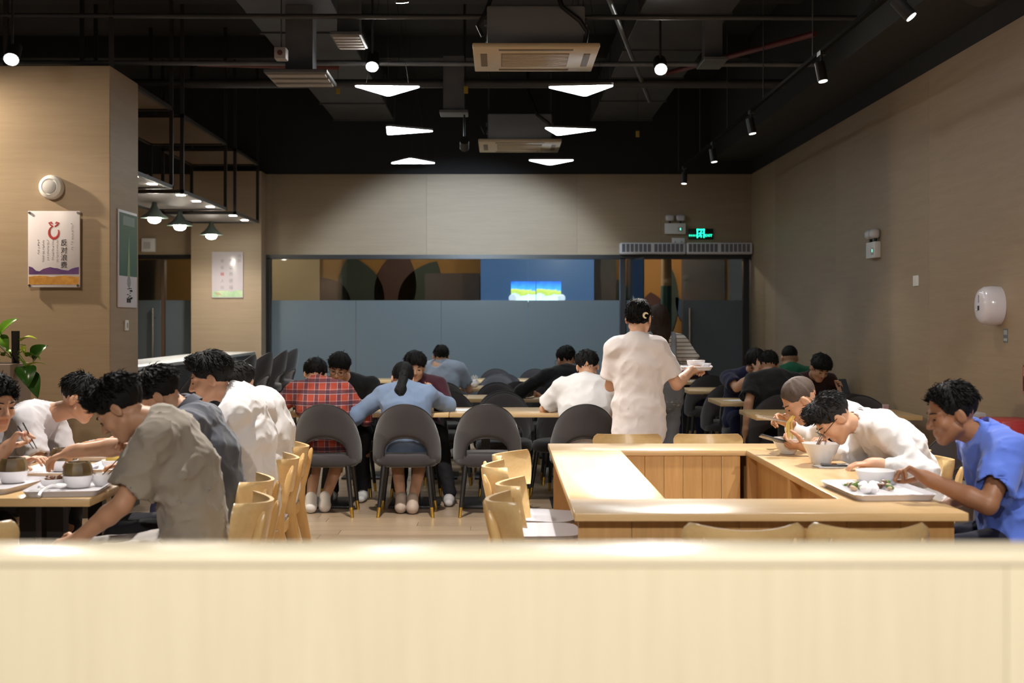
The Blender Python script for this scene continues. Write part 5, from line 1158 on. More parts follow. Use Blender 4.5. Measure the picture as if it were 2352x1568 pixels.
# ================================================================ TABLEWARE
china = mat('white_china', (0.80, 0.79, 0.80), 0.18); trm = mat('tray_white', (0.66, 0.64, 0.68), 0.25); potm = mat('pot_brown', (0.085, 0.05, 0.022), 0.45, var=(14, (0.20, 0.135, 0.05), 2)); soupm = mat('soup', (0.42, 0.30, 0.18), 0.3)
meatm = mat('braised_meat', (0.085, 0.03, 0.018), 0.4, var=(60, (0.17, 0.08, 0.04), 3)); greenf = mat('green_leaf_food', (0.10, 0.17, 0.03), 0.5); yellowf = mat('steamed_corn_bun', (0.72, 0.52, 0.13), 0.6); chopm = mat('chopstick_black', (0.010, 0.009, 0.011), 0.35)
tissuem = mat('white_tissue', (0.82, 0.81, 0.82), 0.9, bump=(40, 0.5)); noodm = mat('noodle_yellow', (0.74, 0.55, 0.16), 0.4); TZ = 0.751
def rrect(w, d, r, n=6):
    out = []
    for cx, cy, a0 in ((w-r, d-r, 0), (-w+r, d-r, PI/2), (-w+r, -d+r, PI), (w-r, -d+r, 3*PI/2)):
        for i in range(n+1): a = a0+PI/2*i/n; out.append((cx+r*math.cos(a), cy+r*math.sin(a)))
    return out
def tray(x, y, label, w=0.15, d=0.20, rz=0.0, z=TZ, m=None):
    t = thing('serving_tray', label, 'tray', (x, y, z), rz, 'white plastic serving trays')
    prof = [(0.0, 0.0, 0.0), (-0.012, 0.0, 1), (0.0, 0.022, 1), (0.004, 0.024, 1), (0.0, 0.026, 1), (-0.012, 0.008, 1)]
    b = MB(); rings = []
    for off, z_, _ in prof[1:]: rings.append([b.bm.verts.new((p[0], p[1], z_)) for p in rrect(w+off, d+off, 0.035)])
    n = len(rings[0])
    for A_, B_ in zip(rings, rings[1:]):
        for i in range(n): b._f([A_[i], A_[(i+1) % n], B_[(i+1) % n], B_[i]])
    b._f(rings[0][::-1]); b._f(rings[-1]); b.build('dish', m or trm, t); return t
def bowl(x, y, label, r=0.06, h=0.05, z=TZ+0.009, fill=None, cone=False, square=False, name='rice_bowl'):
    t = thing(name, label, 'bowl', (x, y, z), 0, 'white china bowls')
    rb = r*(0.45 if cone else 0.62)
    prof = [(rb*0.9, 0), (rb, 0.004), (r*(0.72 if cone else 0.90), h*0.5), (r, h), (r*0.965, h+0.001), (r*(0.67 if cone else 0.85), h*0.5), (rb*0.9, 0.009), (0.0, 0.008)]
    b = MB(); b.lathe(prof, 4 if False else 32); b.build('shell', china, t)
    if fill: b = MB(); kf = 0.74 if cone else 0.82; b.lathe([(0, h*0.72), (r*0.5, h*0.73), (r*kf, h*0.70), (r*kf*0.8, h*0.55), (0, h*0.55)], 24); b.build('contents', fill, t)
    return t
def chunks(name, x, y, z, n, sp, sz, m, label, cat='food', seed=1):
    t = thing(name, label, cat, (x, y, z)); rg = random.Random(seed)
    for i in range(n):
        b = MB(); r = sz*rg.uniform(0.6, 1.2); b.ball((0, 0, 0), (r, r*rg.uniform(0.5, 0.9), r*rg.uniform(0.35, 0.7)), 7)
        mm = m if not isinstance(m, (list, tuple)) else m[i % len(m)]
        o = b.build('piece', mm, t, loc=(rg.uniform(-sp, sp), rg.uniform(-sp, sp), r*0.4+rg.uniform(0, sz*0.7)), rot=(rg.uniform(-.4, .4), rg.uniform(-.4, .4), rg.uniform(0, 3)))
    return t
def pot(x, y, label, z=TZ+0.009):
    t = thing('clay_pot_bowl', label, 'bowl', (x, y, z), random.uniform(0, 90), 'brown clay cups set in white bowls')
    b = MB(); b.lathe([(0.045, 0), (0.05, 0.003), (0.064, 0.05), (0.066, 0.052), (0.060, 0.05), (0.046, 0.008), (0, 0.008)], 32); b.build('white_bowl', china, t)
    b = MB(); b.lathe([(0.040, 0.012), (0.058, 0.035), (0.063, 0.06), (0.060, 0.085), (0.050, 0.107), (0.046, 0.107), (0.054, 0.084), (0.054, 0.05), (0, 0.03)], 9); b.build('clay_cup', potm, t, ang=0.3)
    b = MB(); b.lathe([(0.0, 0.075), (0.054, 0.072), (0.05, 0.05), (0, 0.05)], 20); b.build('rice', mat('rice_white', (0.75, 0.70, 0.60), 0.6), t)
    return t
def stick(a, b_, label, group='black chopsticks', m=None, r=0.0032, name='chopstick'):
    a, b_ = Vector(a), Vector(b_); q = MB(); q.cyl((0, 0, 0), b_-a, r*0.65, r, 8); o = q.build(name, m or chopm, loc=a); return tag(o, label, 'chopstick', group)
# tray table
tray(-1.815, 5.505, 'white tray nearest the table corner with clay cup and spoon', 0.15, 0.20, 6); tray(-2.16, 5.60, 'white tray at the picture edge with meat bowl', 0.15, 0.21, -8); tray(-2.08, 6.13, 'white tray in front of the hand on the clay cup', 0.15, 0.19, 0)
tray(-2.12, 6.82, 'white tray farthest on the table, before grey T-shirt', 0.16, 0.20, 0); tray(-1.83, 6.27, 'white tray before the slate polo man with steamed bun', 0.14, 0.19, 0)
pot(-1.80, 5.56, 'brown clay cup in white bowl on the corner tray'); pot(-2.135, 5.72, 'brown clay cup in white bowl on the picture edge tray'); pot(-2.06, 6.16, 'brown clay cup in white bowl under the reaching hand')
bowl(-1.715, 5.62, 'plain white bowl under the chopsticks of taupe T-shirt man', 0.052, 0.05, fill=soupm); bowl(-1.905, 5.56, 'white bowl with braised meat on the corner tray', 0.055, 0.035, fill=soupm); bowl(-2.17, 5.50, 'white bowl with braised meat on the picture edge tray', 0.062, 0.042, fill=soupm)
bowl(-1.84, 6.22, 'white bowl of greens before the slate polo man', 0.06, 0.045, fill=greenf); bowl(-2.10, 6.90, 'tall white bowl on the farthest tray', 0.075, 0.075, fill=soupm, cone=True); bowl(-2.20, 6.72, 'small white cup bowl on the farthest tray', 0.035, 0.035)
chunks('braised_meat', -1.905, 5.56, TZ+0.036, 7, 0.030, 0.014, meatm, 'dark braised meat pieces in the corner tray bowl', seed=2); chunks('braised_meat', -2.17, 5.50, TZ+0.040, 9, 0.035, 0.015, meatm, 'dark braised meat pieces in the picture edge bowl', seed=3)
for x, y, z, lb in ((-1.875, 5.66, TZ+0.012, 'yellow steamed corn wedge behind the corner tray clay cup'), (-1.84, 6.22, TZ+0.048, 'yellow steamed bun half on the bowl of greens')):
    b = MB(); b.lathe([(0.038, 0), (0.040, 0.008), (0.034, 0.034), (0.018, 0.052), (0, 0.056)], 20); tag(b.build('steamed_bun', yellowf, loc=(x, y, z)), lb, 'food')
t = thing('soup_spoon', 'white china spoon hanging over the edge of corner tray', 'spoon', (-1.865, 5.33, TZ+0.03), -20)
b = MB(); b.tube([(0, 0.09, 0.002), (0.0, 0.05, 0.008), (0.006, 0.0, 0.004), (0.012, -0.035, -0.012), (0.016, -0.05, -0.022)], [0.006, 0.006, 0.006, 0.007, 0.008], 8); b.build('handle', china, t)
b = MB(); b.ball((-0.01, 0.115, 0.0), (0.022, 0.034, 0.010), 12); b.build('scoop', china, t)
b = MB(); b.prism([(p[0], p[1]) for p in rrect(0.05, 0.022, 0.018)], 0, 0.006); tag(b.build('dark_saucer', chopm, loc=(-1.915, 5.40, TZ+0.0095)), 'small dark saucer under the white spoon', 'saucer')
stick((-1.715, 5.60, 0.80), (-1.44, 5.40, 1.035), 'black chopstick held by taupe T-shirt man, front one'); stick((-1.695, 5.615, 0.80), (-1.435, 5.42, 1.02), 'black chopstick held by taupe T-shirt man, rear one')
stick((-2.075, 5.80, 0.90), (-2.122, 5.74, 1.005), 'black chopstick held by black T-shirt man, left one'); stick((-2.06, 5.80, 0.90), (-2.10, 5.74, 1.02), 'black chopstick held by black T-shirt man, right one')
# square counter
tray(1.565, 5.44, 'white tray at the counter corner with leftover food', 0.165, 0.25, 3); bowl(1.635, 5.70, 'round white bowl behind the leftover food tray', 0.085, 0.065, z=TZ)
chunks('leftover_food', 1.56, 5.52, TZ+0.010, 46, 0.095, 0.018, [greenf, tissuem, mat('food_tan', (0.50, 0.36, 0.22), 0.5), tissuem, meatm], 'leftover greens and meat scraps on the counter corner tray', seed=5)
chunks('crumpled_tissue', 1.50, 5.33, TZ+0.010, 5, 0.045, 0.030, tissuem, 'crumpled white tissues at the front of leftover tray', 'tissue', seed=6)
bowl(1.60, 6.52, 'conical white noodle bowl below the man with glasses', 0.095, 0.105, z=TZ, fill=soupm, cone=True, name='noodle_bowl'); bowl(1.545, 7.03, 'white noodle bowl of the man with cropped hair', 0.088, 0.085, z=TZ, fill=soupm, cone=True, name='noodle_bowl')
def phone(loc, rot, label):
    t = thing('mobile_phone', label, 'phone', loc); t.rotation_euler = rot
    b = MB(); b.box(-0.037, 0.037, -0.077, 0.077, 0, 0.008, 0.003); b.build('case', mat('phone_dark', (0.02, 0.02, 0.022), 0.25), t); b = MB(); b.box(-0.034, 0.034, -0.073, 0.073, 0.008, 0.0086); b.build('screen', mat('phone_glass', (0.03, 0.035, 0.045), 0.05), t, False); return t
b = MB(); b.box(-0.10, 0.10, -0.055, 0.055, 0, 0.003); tag(b.build('paper_napkin', tissuem, loc=(1.645, 6.42, TZ), rot=(0, 0, 0.1)), 'white napkin under the phone beside the conical bowl', 'napkin')
phone((1.655, 6.42, TZ+0.004), (0, 0, 1.45), 'dark phone lying on napkin beside the conical bowl'); phone((1.455, 6.955, 0.832), (0.28, 0.25, PI/2), 'dark phone held by the man with cropped hair')
stick((1.575, 7.08, 0.915), (1.415, 7.25, 0.945), 'pale chopstick lifting noodles, nearer one', 'steel chopsticks', steel); stick((1.58, 7.10, 0.91), (1.43, 7.27, 0.93), 'pale chopstick lifting noodles, farther one', 'steel chopsticks', steel)
t = thing('noodles', 'yellow noodles hanging from mouth down to the bowl', 'noodles', (1.56, 7.06, 0.80))
for i in range(14):
    a = random.uniform(-0.018, 0.018); c = random.uniform(-0.015, 0.015); b = MB(); b.tube([(a, c, 0.0), (a*1.1, c, 0.06), (a*0.8, c, 0.115), (0.02+a*0.5, c*0.5, 0.15), (0.05+a*0.2, 0.03+c*0.3, 0.165)], 0.0022, 5); b.build('strand', noodm, t)
stick((1.575, 6.53, 0.84), (1.66, 6.62, 0.96), 'dark chopstick in the conical bowl, nearer one'); stick((1.585, 6.545, 0.84), (1.675, 6.63, 0.95), 'dark chopstick in the conical bowl, farther one')
# carried tray
tray(1.17, 8.86, 'white tray carried by the standing woman', 0.26, 0.16, -8, z=1.135)
bowl(1.315, 8.80, 'white square-rimmed bowl on the carried tray', 0.062, 0.055, z=1.145); bowl(1.385, 8.93, 'white dish at the end of carried tray', 0.055, 0.03, z=1.145)
chunks('salad_plate', 1.16, 8.86, 1.145, 16, 0.06, 0.022, [greenf, mat('food_red', (0.38, 0.06, 0.03), 0.5), mat('food_cream', (0.7, 0.62, 0.45), 0.6)], 'pile of greens and red food on the carried tray', seed=9)
# things on the other tables
def sheet(x, y, w, d, rz, label, z=TZ): b = MB(); b.box(-w, w, -d, d, 0, 0.0015); return tag(b.build('paper_sheet', mat('paper_white', (0.78, 0.77, 0.76), 0.8), loc=(x, y, z), rot=(0, 0, math.radians(rz))), label, 'paper')
sheet(-0.34, 10.47, 0.105, 0.15, 4, 'white paper sheet on front table beside the denim elbow'); sheet(-0.12, 10.56, 0.105, 0.15, -5, 'white paper sheet behind the empty front chair'); sheet(2.16, 11.72, 0.15, 0.10, 20, 'white paper under the navy T-shirt man elbow'); sheet(2.20, 15.48, 0.16, 0.12, 0, 'printed white paper on the table before the woman with glasses')
def bag(x, y, s_, label, seed):
    rg = random.Random(seed); b = MB(); b.ball((0, 0, 0.045*s_), (0.05*s_, 0.045*s_, 0.045*s_), 12)
    for v in b.bm.verts: v.co += Vector((rg.uniform(-1, 1), rg.uniform(-1, 1), rg.uniform(-1, 1)))*0.006*s_; v.co.z = max(v.co.z, 0)
    t = thing('plastic_bag', label, 'bag', (x, y, TZ)); b.build('body', tissuem, t)
    for g in (-1, 1): b = MB(); b.tube([(g*0.012*s_, 0, 0.08*s_), (g*0.03*s_, 0.0, 0.115*s_), (g*0.015*s_, 0, 0.13*s_), (0, 0, 0.09*s_)], 0.008*s_, 6); b.build('knot', tissuem, t)
bag(-0.28, 13.95, 1.0, 'white knotted plastic bag on third table', 1); bag(-0.40, 14.05, 0.75, 'small white crumpled bag beside the polo man', 2); bag(2.42, 11.62, 0.5, 'small white tissue bundle beside black T-shirt man', 3)
phone((-0.505, 10.36, 0.80), (1.1, 0.2, 0.6), 'white-edged phone by the denim sleeve on front table'); phone((3.13, 11.90, 0.865), (1.0, 0.0, 0.25), 'phone held by the man in dark shirt')
t = thing('snack_carton', 'small pink carton standing on the wall table', 'carton', (3.02, 10.25, TZ)); b = MB(); b.box(-0.02, 0.02, -0.02, 0.02, 0, 0.05, 0.002); b.build('box', mat('carton_pink', (0.45, 0.30, 0.32), 0.6), t); b = MB(); b.box(-0.021, 0.021, -0.021, 0.021, 0.05, 0.058); b.build('lid', mat('carton_lid', (0.55, 0.42, 0.42), 0.6), t)

# ================================================================ WALL FITTINGS
def text(body, size, m, parent, loc, rot=(PI/2, 0, 0), ext=0.0008, name='lettering', align='CENTER'):
    c = bpy.data.curves.new(name, 'FONT'); c.body = body; c.size = size; c.extrude = ext; c.align_x = align; c.align_y = 'CENTER'; c.materials.append(m)
    o = bpy.data.objects.new(name, c); COL.objects.link(o); me = bpy.data.meshes.new_from_object(o); bpy.data.objects.remove(o); bpy.data.curves.remove(c)
    if not me.materials: me.materials.append(m)
    return link(name, me, parent, loc, rot)
inkm = mat('ink_black', (0.02, 0.02, 0.022), 0.7); inkg = mat('ink_grey', (0.30, 0.29, 0.30), 0.7); redm = mat('print_red', (0.45, 0.03, 0.03), 0.6); posterm = mat('poster_white', (0.66, 0.62, 0.66), 0.35)
purp = mat('print_purple', (0.055, 0.02, 0.13), 0.5, var=(9, (0.14, 0.05, 0.16), 3)); gold = mat('print_gold', (0.55, 0.27, 0.05), 0.5, var=(30, (0.38, 0.17, 0.02), 3)); pgreen = mat('print_green', (0.30, 0.50, 0.28), 0.5, var=(8, (0.55, 0.65, 0.4), 3))
# poster on the column front
p = thing('wall_poster', 'framed acrylic poster with red emblem, purple hills and golden field', 'poster', (-3.307, CY0-0.02, 1.995)); w, h = 0.193, 0.283
b = MB(); b.box(-w, w, -0.012, 0.0, -h, h, 0.004); b.build('board', posterm, p)
F0 = -0.0135
def wavy(zlo, zhi, m, amp, seed, x0=-w, x1=w, y=F0, name='printed_band'):
    rg = random.Random(seed); pts = []; n = 14
    for i in range(n+1): x = x0+(x1-x0)*i/n; pts.append((x*0.96, zhi+amp*(0.5*math.sin(i*0.9+seed)+rg.uniform(-.4, .4))))
    pts += [(x1*0.96, zlo), (x0*0.96, zlo)]
    b = MB(); b.prism(pts, y, y+0.002, Mx); b.build(name, m, p, False)
wavy(-0.185, -0.145, purp, 0.022, 2); wavy(-0.262, -0.20, gold, 0.006, 5)
em = MB(); em.tube([(0.0+0.036*math.cos(a), F0, 0.125+0.044*math.sin(a)) for a in [PI*0.62+i*(2*PI*0.76)/18 for i in range(19)]], [0.004+0.006*abs(math.sin(i*PI/18)) for i in range(19)], 6)

for v in em.bm.verts: v.co.y = F0+(v.co.y-F0)*0.12
em.build('emblem_ring', redm, p)
for g in (-1, 1): b = MB(); b.tube([(g*0.006, F0, 0.168), (g*0.024, F0, 0.178), (g*0.036, F0, 0.195), (g*0.02, F0, 0.20), (g*0.012, F0, 0.188)], 0.006, 6); [setattr(v.co, 'y', F0+(v.co.y-F0)*0.12) for v in b.bm.verts]; b.build('emblem_stroke', redm, p)
for i, ch in enumerate('反对浪费'): text(ch, 0.052, inkm, p, (0.075, F0, 0.045-i*0.055), name='big_character')
rg = random.Random(4)
for x, n_, z0, m_, sz in ((0.135, 11, 0.19, inkg, 0.011), (0.025, 12, 0.065, inkg, 0.008), (-0.01, 11, 0.065, inkg, 0.008), (-0.045, 11, 0.065, inkg, 0.008), (-0.08, 12, 0.065, inkg, 0.008), (-0.115, 8, 0.065, inkg, 0.008)):
    b = MB()
    for i in range(n_):
        z = z0-i*sz*1.75
        for k in range(3): a, c = rg.uniform(-sz, sz*0.2), rg.uniform(-sz*0.6, sz*0.6); b.box(x+a, x+a+sz*0.9, F0, F0+0.001, z+c, z+c+sz*0.18)
    b.build('small_print_column', m_, p, False)
for sx in (-1, 1):
    for sz in (-1, 1): b = MB(); b.cyl((sx*(w-0.014), -0.012, sz*(h-0.014)), (sx*(w-0.014), -0.020, sz*(h-0.014)), 0.010, n=12); b.build('standoff', steel, p)
# poster on the pier
p = thing('wall_poster', 'small white poster with two columns of characters and green meadow foot', 'poster', (-3.50, PY-0.012, 2.05)); w, h = 0.20, 0.295
b = MB(); b.box(-w, w, -0.008, 0.0, -h, h, 0.003); b.build('board', mat('poster_pale', (0.55, 0.50, 0.52), 0.2), p)
F0 = -0.0095
wavy(-0.285, -0.205, pgreen, 0.018, 3, -w, w, F0)
for i, ch in enumerate('俭以养德福'): text(ch, 0.055, inkg, p, (0.045, F0, 0.175-i*0.085), name='character')
for i, ch in enumerate('食者粮人似'): text(ch, 0.05, redm if i == 2 else inkg, p, (-0.065, F0, 0.175-i*0.085), name='character')
for i, ch in enumerate('节约'): text(ch, 0.042, inkg, p, (0.155, F0, 0.235-i*0.06), name='title_character')
for k in range(3): b = MB(); b.tube([(-0.16+k*0.022, F0, -0.225), (-0.12+k*0.022, F0, -0.262)], 0.003, 5); b.build('red_stroke', redm, p)
# poster on the column side
p = thing('wall_poster', 'tall green and white notice on the column side above switch', 'poster', (CX+0.001, 10.12, 1.94)); d, h = 0.255, 0.372
b = MB(); b.box(0, 0.010, -d, d, -h, h, 0.002); b.build('board', posterm, p)
b = MB(); b.box(0.010, 0.012, -d+0.03, d, -0.13, h-0.02); b.build('green_print', mat('print_dark_green', (0.045, 0.115, 0.065), 0.35), p, False)
b = MB(); b.prism([(-0.02, -0.13), (0.05, -0.13), (0.02, 0.22)], 0.012, 0.0132, Matrix(((0, 0, 1, 0), (1, 0, 0, 0), (0, 1, 0, 0), (0, 0, 0, 1)))); b.build('pale_ray', mat('print_pale_green', (0.28, 0.36, 0.18), 0.4), p, False)
b = MB(); b.box(0.012, 0.013, -0.14, 0.18, 0.26, 0.33); b.build('title_block', mat('print_grey_green', (0.20, 0.27, 0.23), 0.4), p, False)
b = MB(); b.lathe([(0.045, 0), (0.045, 0.001), (0.035, 0.001)], 20, (0.011, 0.03, -0.175), axis='x'); b.build('printed_seal', inkg, p)
b = MB()
for i in range(16): z = -0.215-rg.uniform(0, 0.10); y_ = 0.03+rg.uniform(-0.06, 0.05); b.box(0.0102, 0.0112, y_, y_+rg.uniform(0.02, 0.07), z, z+0.006)
b.box(0.0102, 0.0112, -0.03, 0.02, -0.335, -0.30); b.box(0.0102, 0.0112, 0.03, 0.08, -0.335, -0.30); b.build('brush_strokes', inkm, p, False)
# round alarm
t = thing('wall_alarm', 'round white alarm sounder on the column above the framed poster', 'alarm', (-3.33, CY0, 2.455))
b = MB(); b.lathe([(0.09, 0), (0.09, -0.03), (0.082, -0.055), (0.06, -0.068), (0.058, -0.062), (0.05, -0.062)], 32, axis='y'); b.build('dome', whitem, t)
b = MB(); b.lathe([(0.05, -0.058), (0.048, -0.072), (0.03, -0.078), (0, -0.079)], 28, axis='y'); b.build('centre', mat('alarm_grey', (0.55, 0.54, 0.55), 0.5), t)
# light switch on column side, thermostat box far left
t = thing('light_switch', 'small white light switch on the column side below the notice', 'switch', (CX, 10.10, 1.43)); b = MB(); b.box(0, 0.012, -0.045, 0.045, -0.04, 0.04, 0.004); b.build('plate', whitem, t); b = MB(); b.box(0.012, 0.017, -0.012, 0.03, -0.02, 0.02, 0.002); b.build('rocker', mat('switch_grey', (0.5, 0.5, 0.5), 0.4), t)
t = thing('control_box', 'white control box above the glass door beyond the bar', 'box', (-4.60, YB, 2.36)); b = MB(); b.box(-0.09, 0.09, -0.06, 0, 0, 0.18, 0.01); b.build('case', whitem, t); b = MB(); b.box(-0.06, 0.03, -0.062, -0.06, 0.04, 0.13); b.build('window', mat('switch_grey', (0.5, 0.5, 0.5), 0.4), t, False)
# twin-head emergency lights
def emergency(loc, rz, label):
    t = thing('emergency_light', label, 'emergency light', loc, rz, 'twin head emergency lights')
    b = MB(); b.box(-0.135, 0.135, -0.055, 0.0, -0.07, 0.07, 0.006); b.build('case', whitem, t); b = MB(); b.box(0.03, 0.10, -0.057, -0.055, -0.045, 0.02); b.build('status_window', mat('switch_grey', (0.5, 0.5, 0.5), 0.4), t, False)
    b = MB(); b.box(0.062, 0.070, -0.059, -0.057, -0.02, 0.005); b.build('indicator', emitm('indicator_green', (0.1, 1.0, 0.6), 1.5), t, False)
    for g in (-1, 1): b = MB(); b.cyl((g*0.07, -0.03, 0.07), (g*0.07, -0.03, 0.10), 0.014, n=10); b.build('neck', blackm2, t); b = MB(); b.box(g*0.07-0.058, g*0.07+0.058, -0.075, 0.0, 0.10, 0.18, 0.028, 4); b.build('lamp_head', mat('lamp_head_white', (0.62, 0.60, 0.62), 0.3), t)
    return t
emergency((2.28, YB, 2.665), 0, 'white twin-head emergency light above the door beside exit sign'); emergency((XR, 11.4, 2.08), -90, 'white twin-head emergency light on the right wall')
# exit sign
t = thing('exit_sign', 'glowing green exit sign above the door', 'sign', (2.615, YB, 2.595)); b = MB(); b.box(-0.165, 0.165, -0.022, 0, -0.07, 0.07, 0.004); b.build('panel', mat('exit_dark_green', (0.004, 0.03, 0.02), 0.4), t)
GE = emitm('exit_glow', (0.02, 0.95, 0.55), 1.6); text('安全出口', 0.026, GE, t, (-0.104, -0.0235, -0.02)); text('EXIT', 0.046, GE, t, (0.105, -0.0235, -0.02))
b = MB(); b.box(-0.05, -0.036, -0.024, -0.022, -0.05, 0.066); b.box(0.036, 0.05, -0.024, -0.022, -0.05, 0.066); b.box(-0.05, 0.05, -0.024, -0.022, 0.05, 0.066); b.build('door_symbol', GE, t, False)
b = MB(); b.ball((0.008, -0.024, 0.035), (0.008, 0.002, 0.008), 8); b.tube([(0.004, -0.024, 0.024), (-0.004, -0.024, -0.002), (0.010, -0.024, -0.022), (0.004, -0.024, -0.045)], 0.0055, 6); b.tube([(-0.004, -0.024, -0.002), (-0.016, -0.024, -0.026), (-0.028, -0.024, -0.032)], 0.005, 6); b.tube([(0.004, -0.024, 0.02), (-0.018, -0.024, 0.012), (-0.024, -0.024, 0.0)], 0.004, 6); b.tube([(0.004, -0.024, 0.02), (0.018, -0.024, 0.008), (0.028, -0.024, 0.014)], 0.004, 6); b.build('running_figure', GE, t)
t = thing('socket_plate', 'white socket plate just above the air curtain', 'socket', (2.325, YB, 2.505)); b = MB(); b.box(-0.085, 0.085, -0.010, 0, -0.04, 0.04, 0.003); b.build('plate', whitem, t)
for g in (-1, 1): b = MB(); b.prism([(g*0.04-0.018, -0.035), (g*0.04+0.018, -0.035), (g*0.04, 0.012)], -0.0112, -0.010, Mx); b.build('plug', mat('plug_grey', (0.42, 0.41, 0.48), 0.5), t, False)
# air curtains
alu = mat('air_curtain_silver', (0.68, 0.67, 0.70), 0.35); slotm = mat('air_curtain_slot', (0.13, 0.13, 0.15), 0.6)
for x0, lb in ((1.545, 'silver air curtain over the glass door, half nearer the window wall'), (2.41, 'silver air curtain over the glass door, half nearer the right wall')):
    t = thing('air_curtain', lb, 'air curtain', (x0, YB, 2.325), 0, 'air curtains over the door')
    b = MB(); b.box(0.002, 0.858, -0.17, 0, 0, 0.15, 0.018, 3); b.build('housing', alu, t)
    for k in range(14):
        xx = 0.028+k*0.0555+(0.03 if k >= 7 else 0); b = MB(); b.box(xx, xx+0.042, -0.1725, -0.17, 0.03, 0.132); sl = b.build('slot', slotm, t, False)
        for j in range(3): b = MB(); b.box(xx, xx+0.042, -0.1745, -0.1725, 0.05+j*0.027, 0.054+j*0.027); b.build('fin', mat('fin_grey', (0.28, 0.28, 0.31), 0.4), sl, False)
# right wall fittings
t = thing('blank_plate', 'white blank cover plate on the right wall', 'plate', (XR, 10.3, 1.78)); b = MB(); b.box(-0.010, 0, -0.065, 0.065, -0.042, 0.042, 0.003); b.build('cover', whitem, t); b = MB(); b.cyl((-0.010, 0, 0), (-0.0115, 0, 0), 0.004, n=10); b.build('screw', alu, t)
t = thing('paper_dispenser', 'round white toilet roll dispenser on the right wall', 'dispenser', (XR, 8.60, 1.565)); b = MB(); b.lathe([(0.128, 0), (0.130, -0.06), (0.124, -0.10), (0.105, -0.125), (0.08, -0.132), (0, -0.134)], 40, axis='x'); b.build('cover', mat('dispenser_white', (0.70, 0.67, 0.73), 0.2, coat=0.3), t)
b = MB(); b.box(-0.136, -0.133, -0.006, 0.006, 0.02, 0.07); b.build('gauge', inkg, t, False); b = MB(); b.box(-0.137, -0.133, -0.012, 0.012, -0.03, 0.0, 0.001); b.build('lock', inkm, t, False); b = MB(); b.tube([(-0.10, 0.02, -0.02), (-0.145, 0.02, -0.03)], 0.006); b.build('tear_tab', whitem, t)
t = thing('wall_label', 'small grey label under the round dispenser', 'label', (XR, 8.48, 1.37)); b = MB(); b.box(-0.003, 0, -0.035, 0.035, -0.045, 0.045); b.build('plate', mat('label_slate', (0.14, 0.18, 0.19), 0.5), t, False)
for z0, z1 in ((0.005, 0.035), (-0.035, -0.018)): b = MB(); b.box(-0.0042, -0.003, -0.028, 0.028, z0, z1); b.build('print', mat('label_print', (0.42, 0.45, 0.45), 0.5), t, False)
t = thing('fire_notice', 'red and white fire notice on the right wall at picture edge', 'sign', (XR, 8.02, 1.10)); b = MB(); b.box(-0.004, 0, -0.17, 0.17, -0.088, 0.088); b.build('plate', mat('sign_white', (0.66, 0.62, 0.62), 0.4), t, False)
sr = mat('sign_red', (0.40, 0.02, 0.025), 0.4)
for y0, y1, z0, z1 in ((-0.17, 0.17, -0.075, 0.02), (-0.17, 0.17, 0.078, 0.088), (0.162, 0.17, -0.088, 0.088)): b = MB(); b.box(-0.005, -0.004, y0, y1, z0, z1); b.build('red_field', sr, t, False)
t = thing('fire_cabinet', 'red fire extinguisher cabinet standing against the right wall', 'cabinet', (3.14, 7.85, 0)); b = MB(); b.box(-0.12, 0.125, 0.012, 0.40, 0.02, 0.86, 0.006); b.build('body', mat('cabinet_red', (0.36, 0.012, 0.016), 0.35), t)
b = MB(); b.box(-0.115, 0.12, 0.0, 0.012, 0.04, 0.85, 0.003); dr = b.build('door', MATS['cabinet_red'], t); b = MB(); b.box(-0.04, 0.03, -0.003, 0.0, 0.755, 0.772); b.build('finger_slot', inkm, dr, False)
for sx in (-0.09, 0.095):
    for yy in (0.04, 0.37): b = MB(); b.box(sx-0.015, sx+0.015, yy-0.015, yy+0.015, 0, 0.02); b.build('foot', blackm2, t, False)
t = thing('grey_crate', 'pale grey box beside the red fire cabinet', 'box', (2.98, 8.42, 0)); b = MB(); b.box(-0.10, 0.10, -0.1, 0.1, 0, 0.84, 0.01); b.build('body', mat('crate_grey', (0.36, 0.36, 0.37), 0.5), t); b = MB(); b.box(-0.11, 0.11, -0.11, 0.11, 0.84, 0.88, 0.008); b.build('lid', mat('crate_lid', (0.42, 0.42, 0.43), 0.45), t)
# hair clip of the standing woman
b = MB(); b.tube([(0.016*math.cos(a), 0, 0.016*math.sin(a)) for a in [0.5+i*4.4/10 for i in range(11)]], [0.003+0.005*math.sin(i*PI/10) for i in range(11)], 6); b.build('hair_clip', mat('clip_cream', (0.8, 0.72, 0.5), 0.3), W15, loc=(0.045, -0.055, 1.50))
# shirt button details on the blue shirt are cloth; potted pothos
pl = thing('potted_pothos', 'green heart-leaved pothos in a tall beige planter by the column', 'plant', (-3.55, 9.12, 0)); b = MB(); b.box(-0.2, 0.2, -0.2, 0.2, 0, 1.17, 0.01); b.build('planter', mat('planter_beige', (0.30, 0.235, 0.19), 0.6), pl)
b = MB(); b.box(-0.17, 0.17, -0.17, 0.17, 1.165, 1.172); b.build('soil', mat('soil', (0.03, 0.02, 0.015), 0.9), pl, False)
b = MB(); b.cyl((0.17, -0.02, 1.15), (0.17, -0.02, 1.395), 0.026, 0.028, 12); b.build('moss_pole', mat('moss_pole', (0.02, 0.016, 0.014), 0.9, bump=(60, 0.6)), pl)
lm = [mat('pothos_leaf', (0.075, 0.19, 0.012), 0.25, var=(12, (0.11, 0.25, 0.02), 2)), mat('pothos_leaf_dark', (0.022, 0.085, 0.010), 0.25, var=(10, (0.04, 0.12, 0.015), 2)), mat('pothos_leaf_lime', (0.30, 0.38, 0.02), 0.35)]
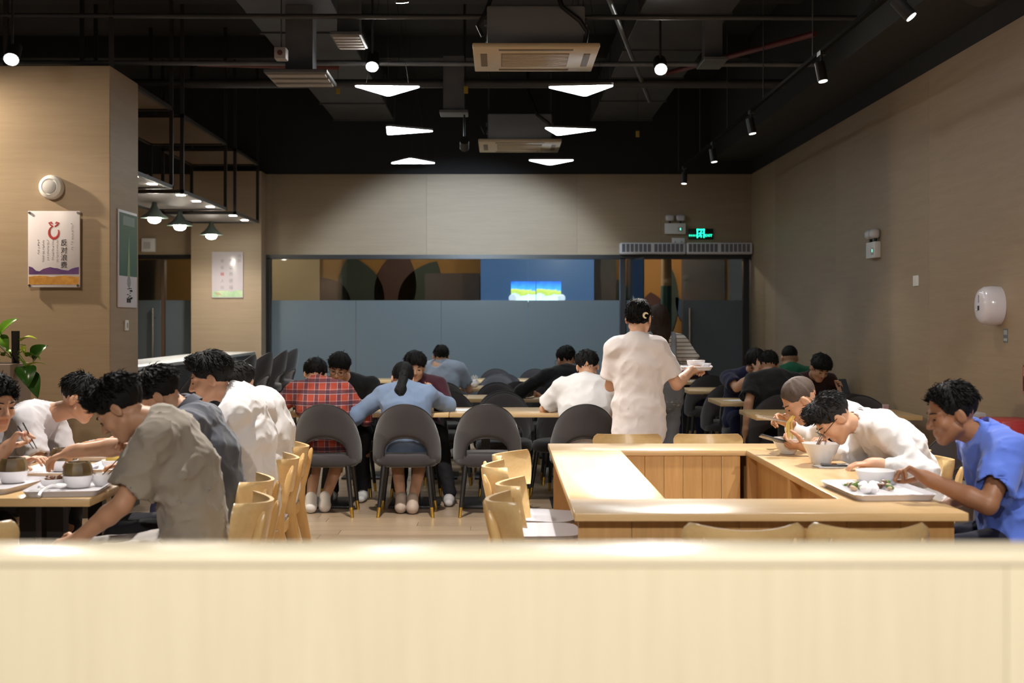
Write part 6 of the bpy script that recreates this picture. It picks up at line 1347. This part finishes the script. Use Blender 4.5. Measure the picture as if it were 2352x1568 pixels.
def hleaf(base, tip, w, m, roll=0.0, droop=0.02):
    base, tip = Vector(base), Vector(tip); d = tip-base; L = d.length; d.normalize(); sd = d.cross(Vector((0, 0, 1))); sd = sd.normalized() if sd.length > 0.05 else Vector((1, 0, 0)); sd = Matrix.Rotation(roll, 3, d) @ sd; up = sd.cross(d)
    def f(u, v):
        t_ = u; wd_ = w*(math.sin(PI*min(1, t_**0.62))**0.75)*(1-0.15*t_) if 0 < t_ < 1 else 0.0015; x = (v-0.5)*2
        return base+d*(L*(t_-0.10*abs(x)*(1-t_)))+sd*(x*wd_)+up*(abs(x)*wd_*0.35-droop*(2*t_-1)**2)
    b = MB(); b.shell(lambda u, v, k: f(u, v)+up*(0.0008 if k else -0.0008), 10, 6); b.build('leaf', m, pl, ang=1.3)
    b = MB(); st_ = Vector((0.15, -0.02, 1.2)); mid = (st_+base)/2+Vector((0, 0, 0.05)); b.tube([st_, mid, base], 0.003, 6); b.build('stem', lm[0], pl)
for ba, ti, w_, k, rl in (((0.06, -0.03, 1.38), (0.19, -0.06, 1.49), 0.055, 0, 0.9), ((0.05, -0.05, 1.36), (0.15, -0.1, 1.27), 0.06, 0, 0.3), ((0.21, -0.03, 1.345), (0.33, -0.05, 1.355), 0.03, 2, 0.2), ((0.29, -0.04, 1.21), (0.40, -0.08, 1.30), 0.065, 1, 1.2), ((0.27, -0.06, 1.235), (0.385, -0.12, 1.21), 0.04, 0, -0.3),
                           ((0.25, -0.03, 1.165), (0.39, -0.05, 1.18), 0.02, 2, 0.0), ((0.25, -0.06, 1.15), (0.30, -0.14, 1.02), 0.075, 1, 0.2), ((0.28, -0.05, 1.10), (0.36, -0.12, 0.94), 0.06, 1, 0.5), ((0.10, -0.06, 1.24), (0.17, -0.12, 1.265), 0.035, 0, 0.5), ((0.0, -0.08, 1.20), (0.10, -0.15, 1.21), 0.05, 0, 0.8), ((0.22, -0.02, 1.30), (0.25, -0.06, 1.23), 0.022, 2, 0.4), ((-0.05, -0.03, 1.30), (0.02, -0.05, 1.33), 0.04, 0, 0.3), ((0.31, -0.05, 1.07), (0.33, -0.10, 0.98), 0.03, 0, 0.1)):
    hleaf(ba, ti, w_, lm[k], rl)
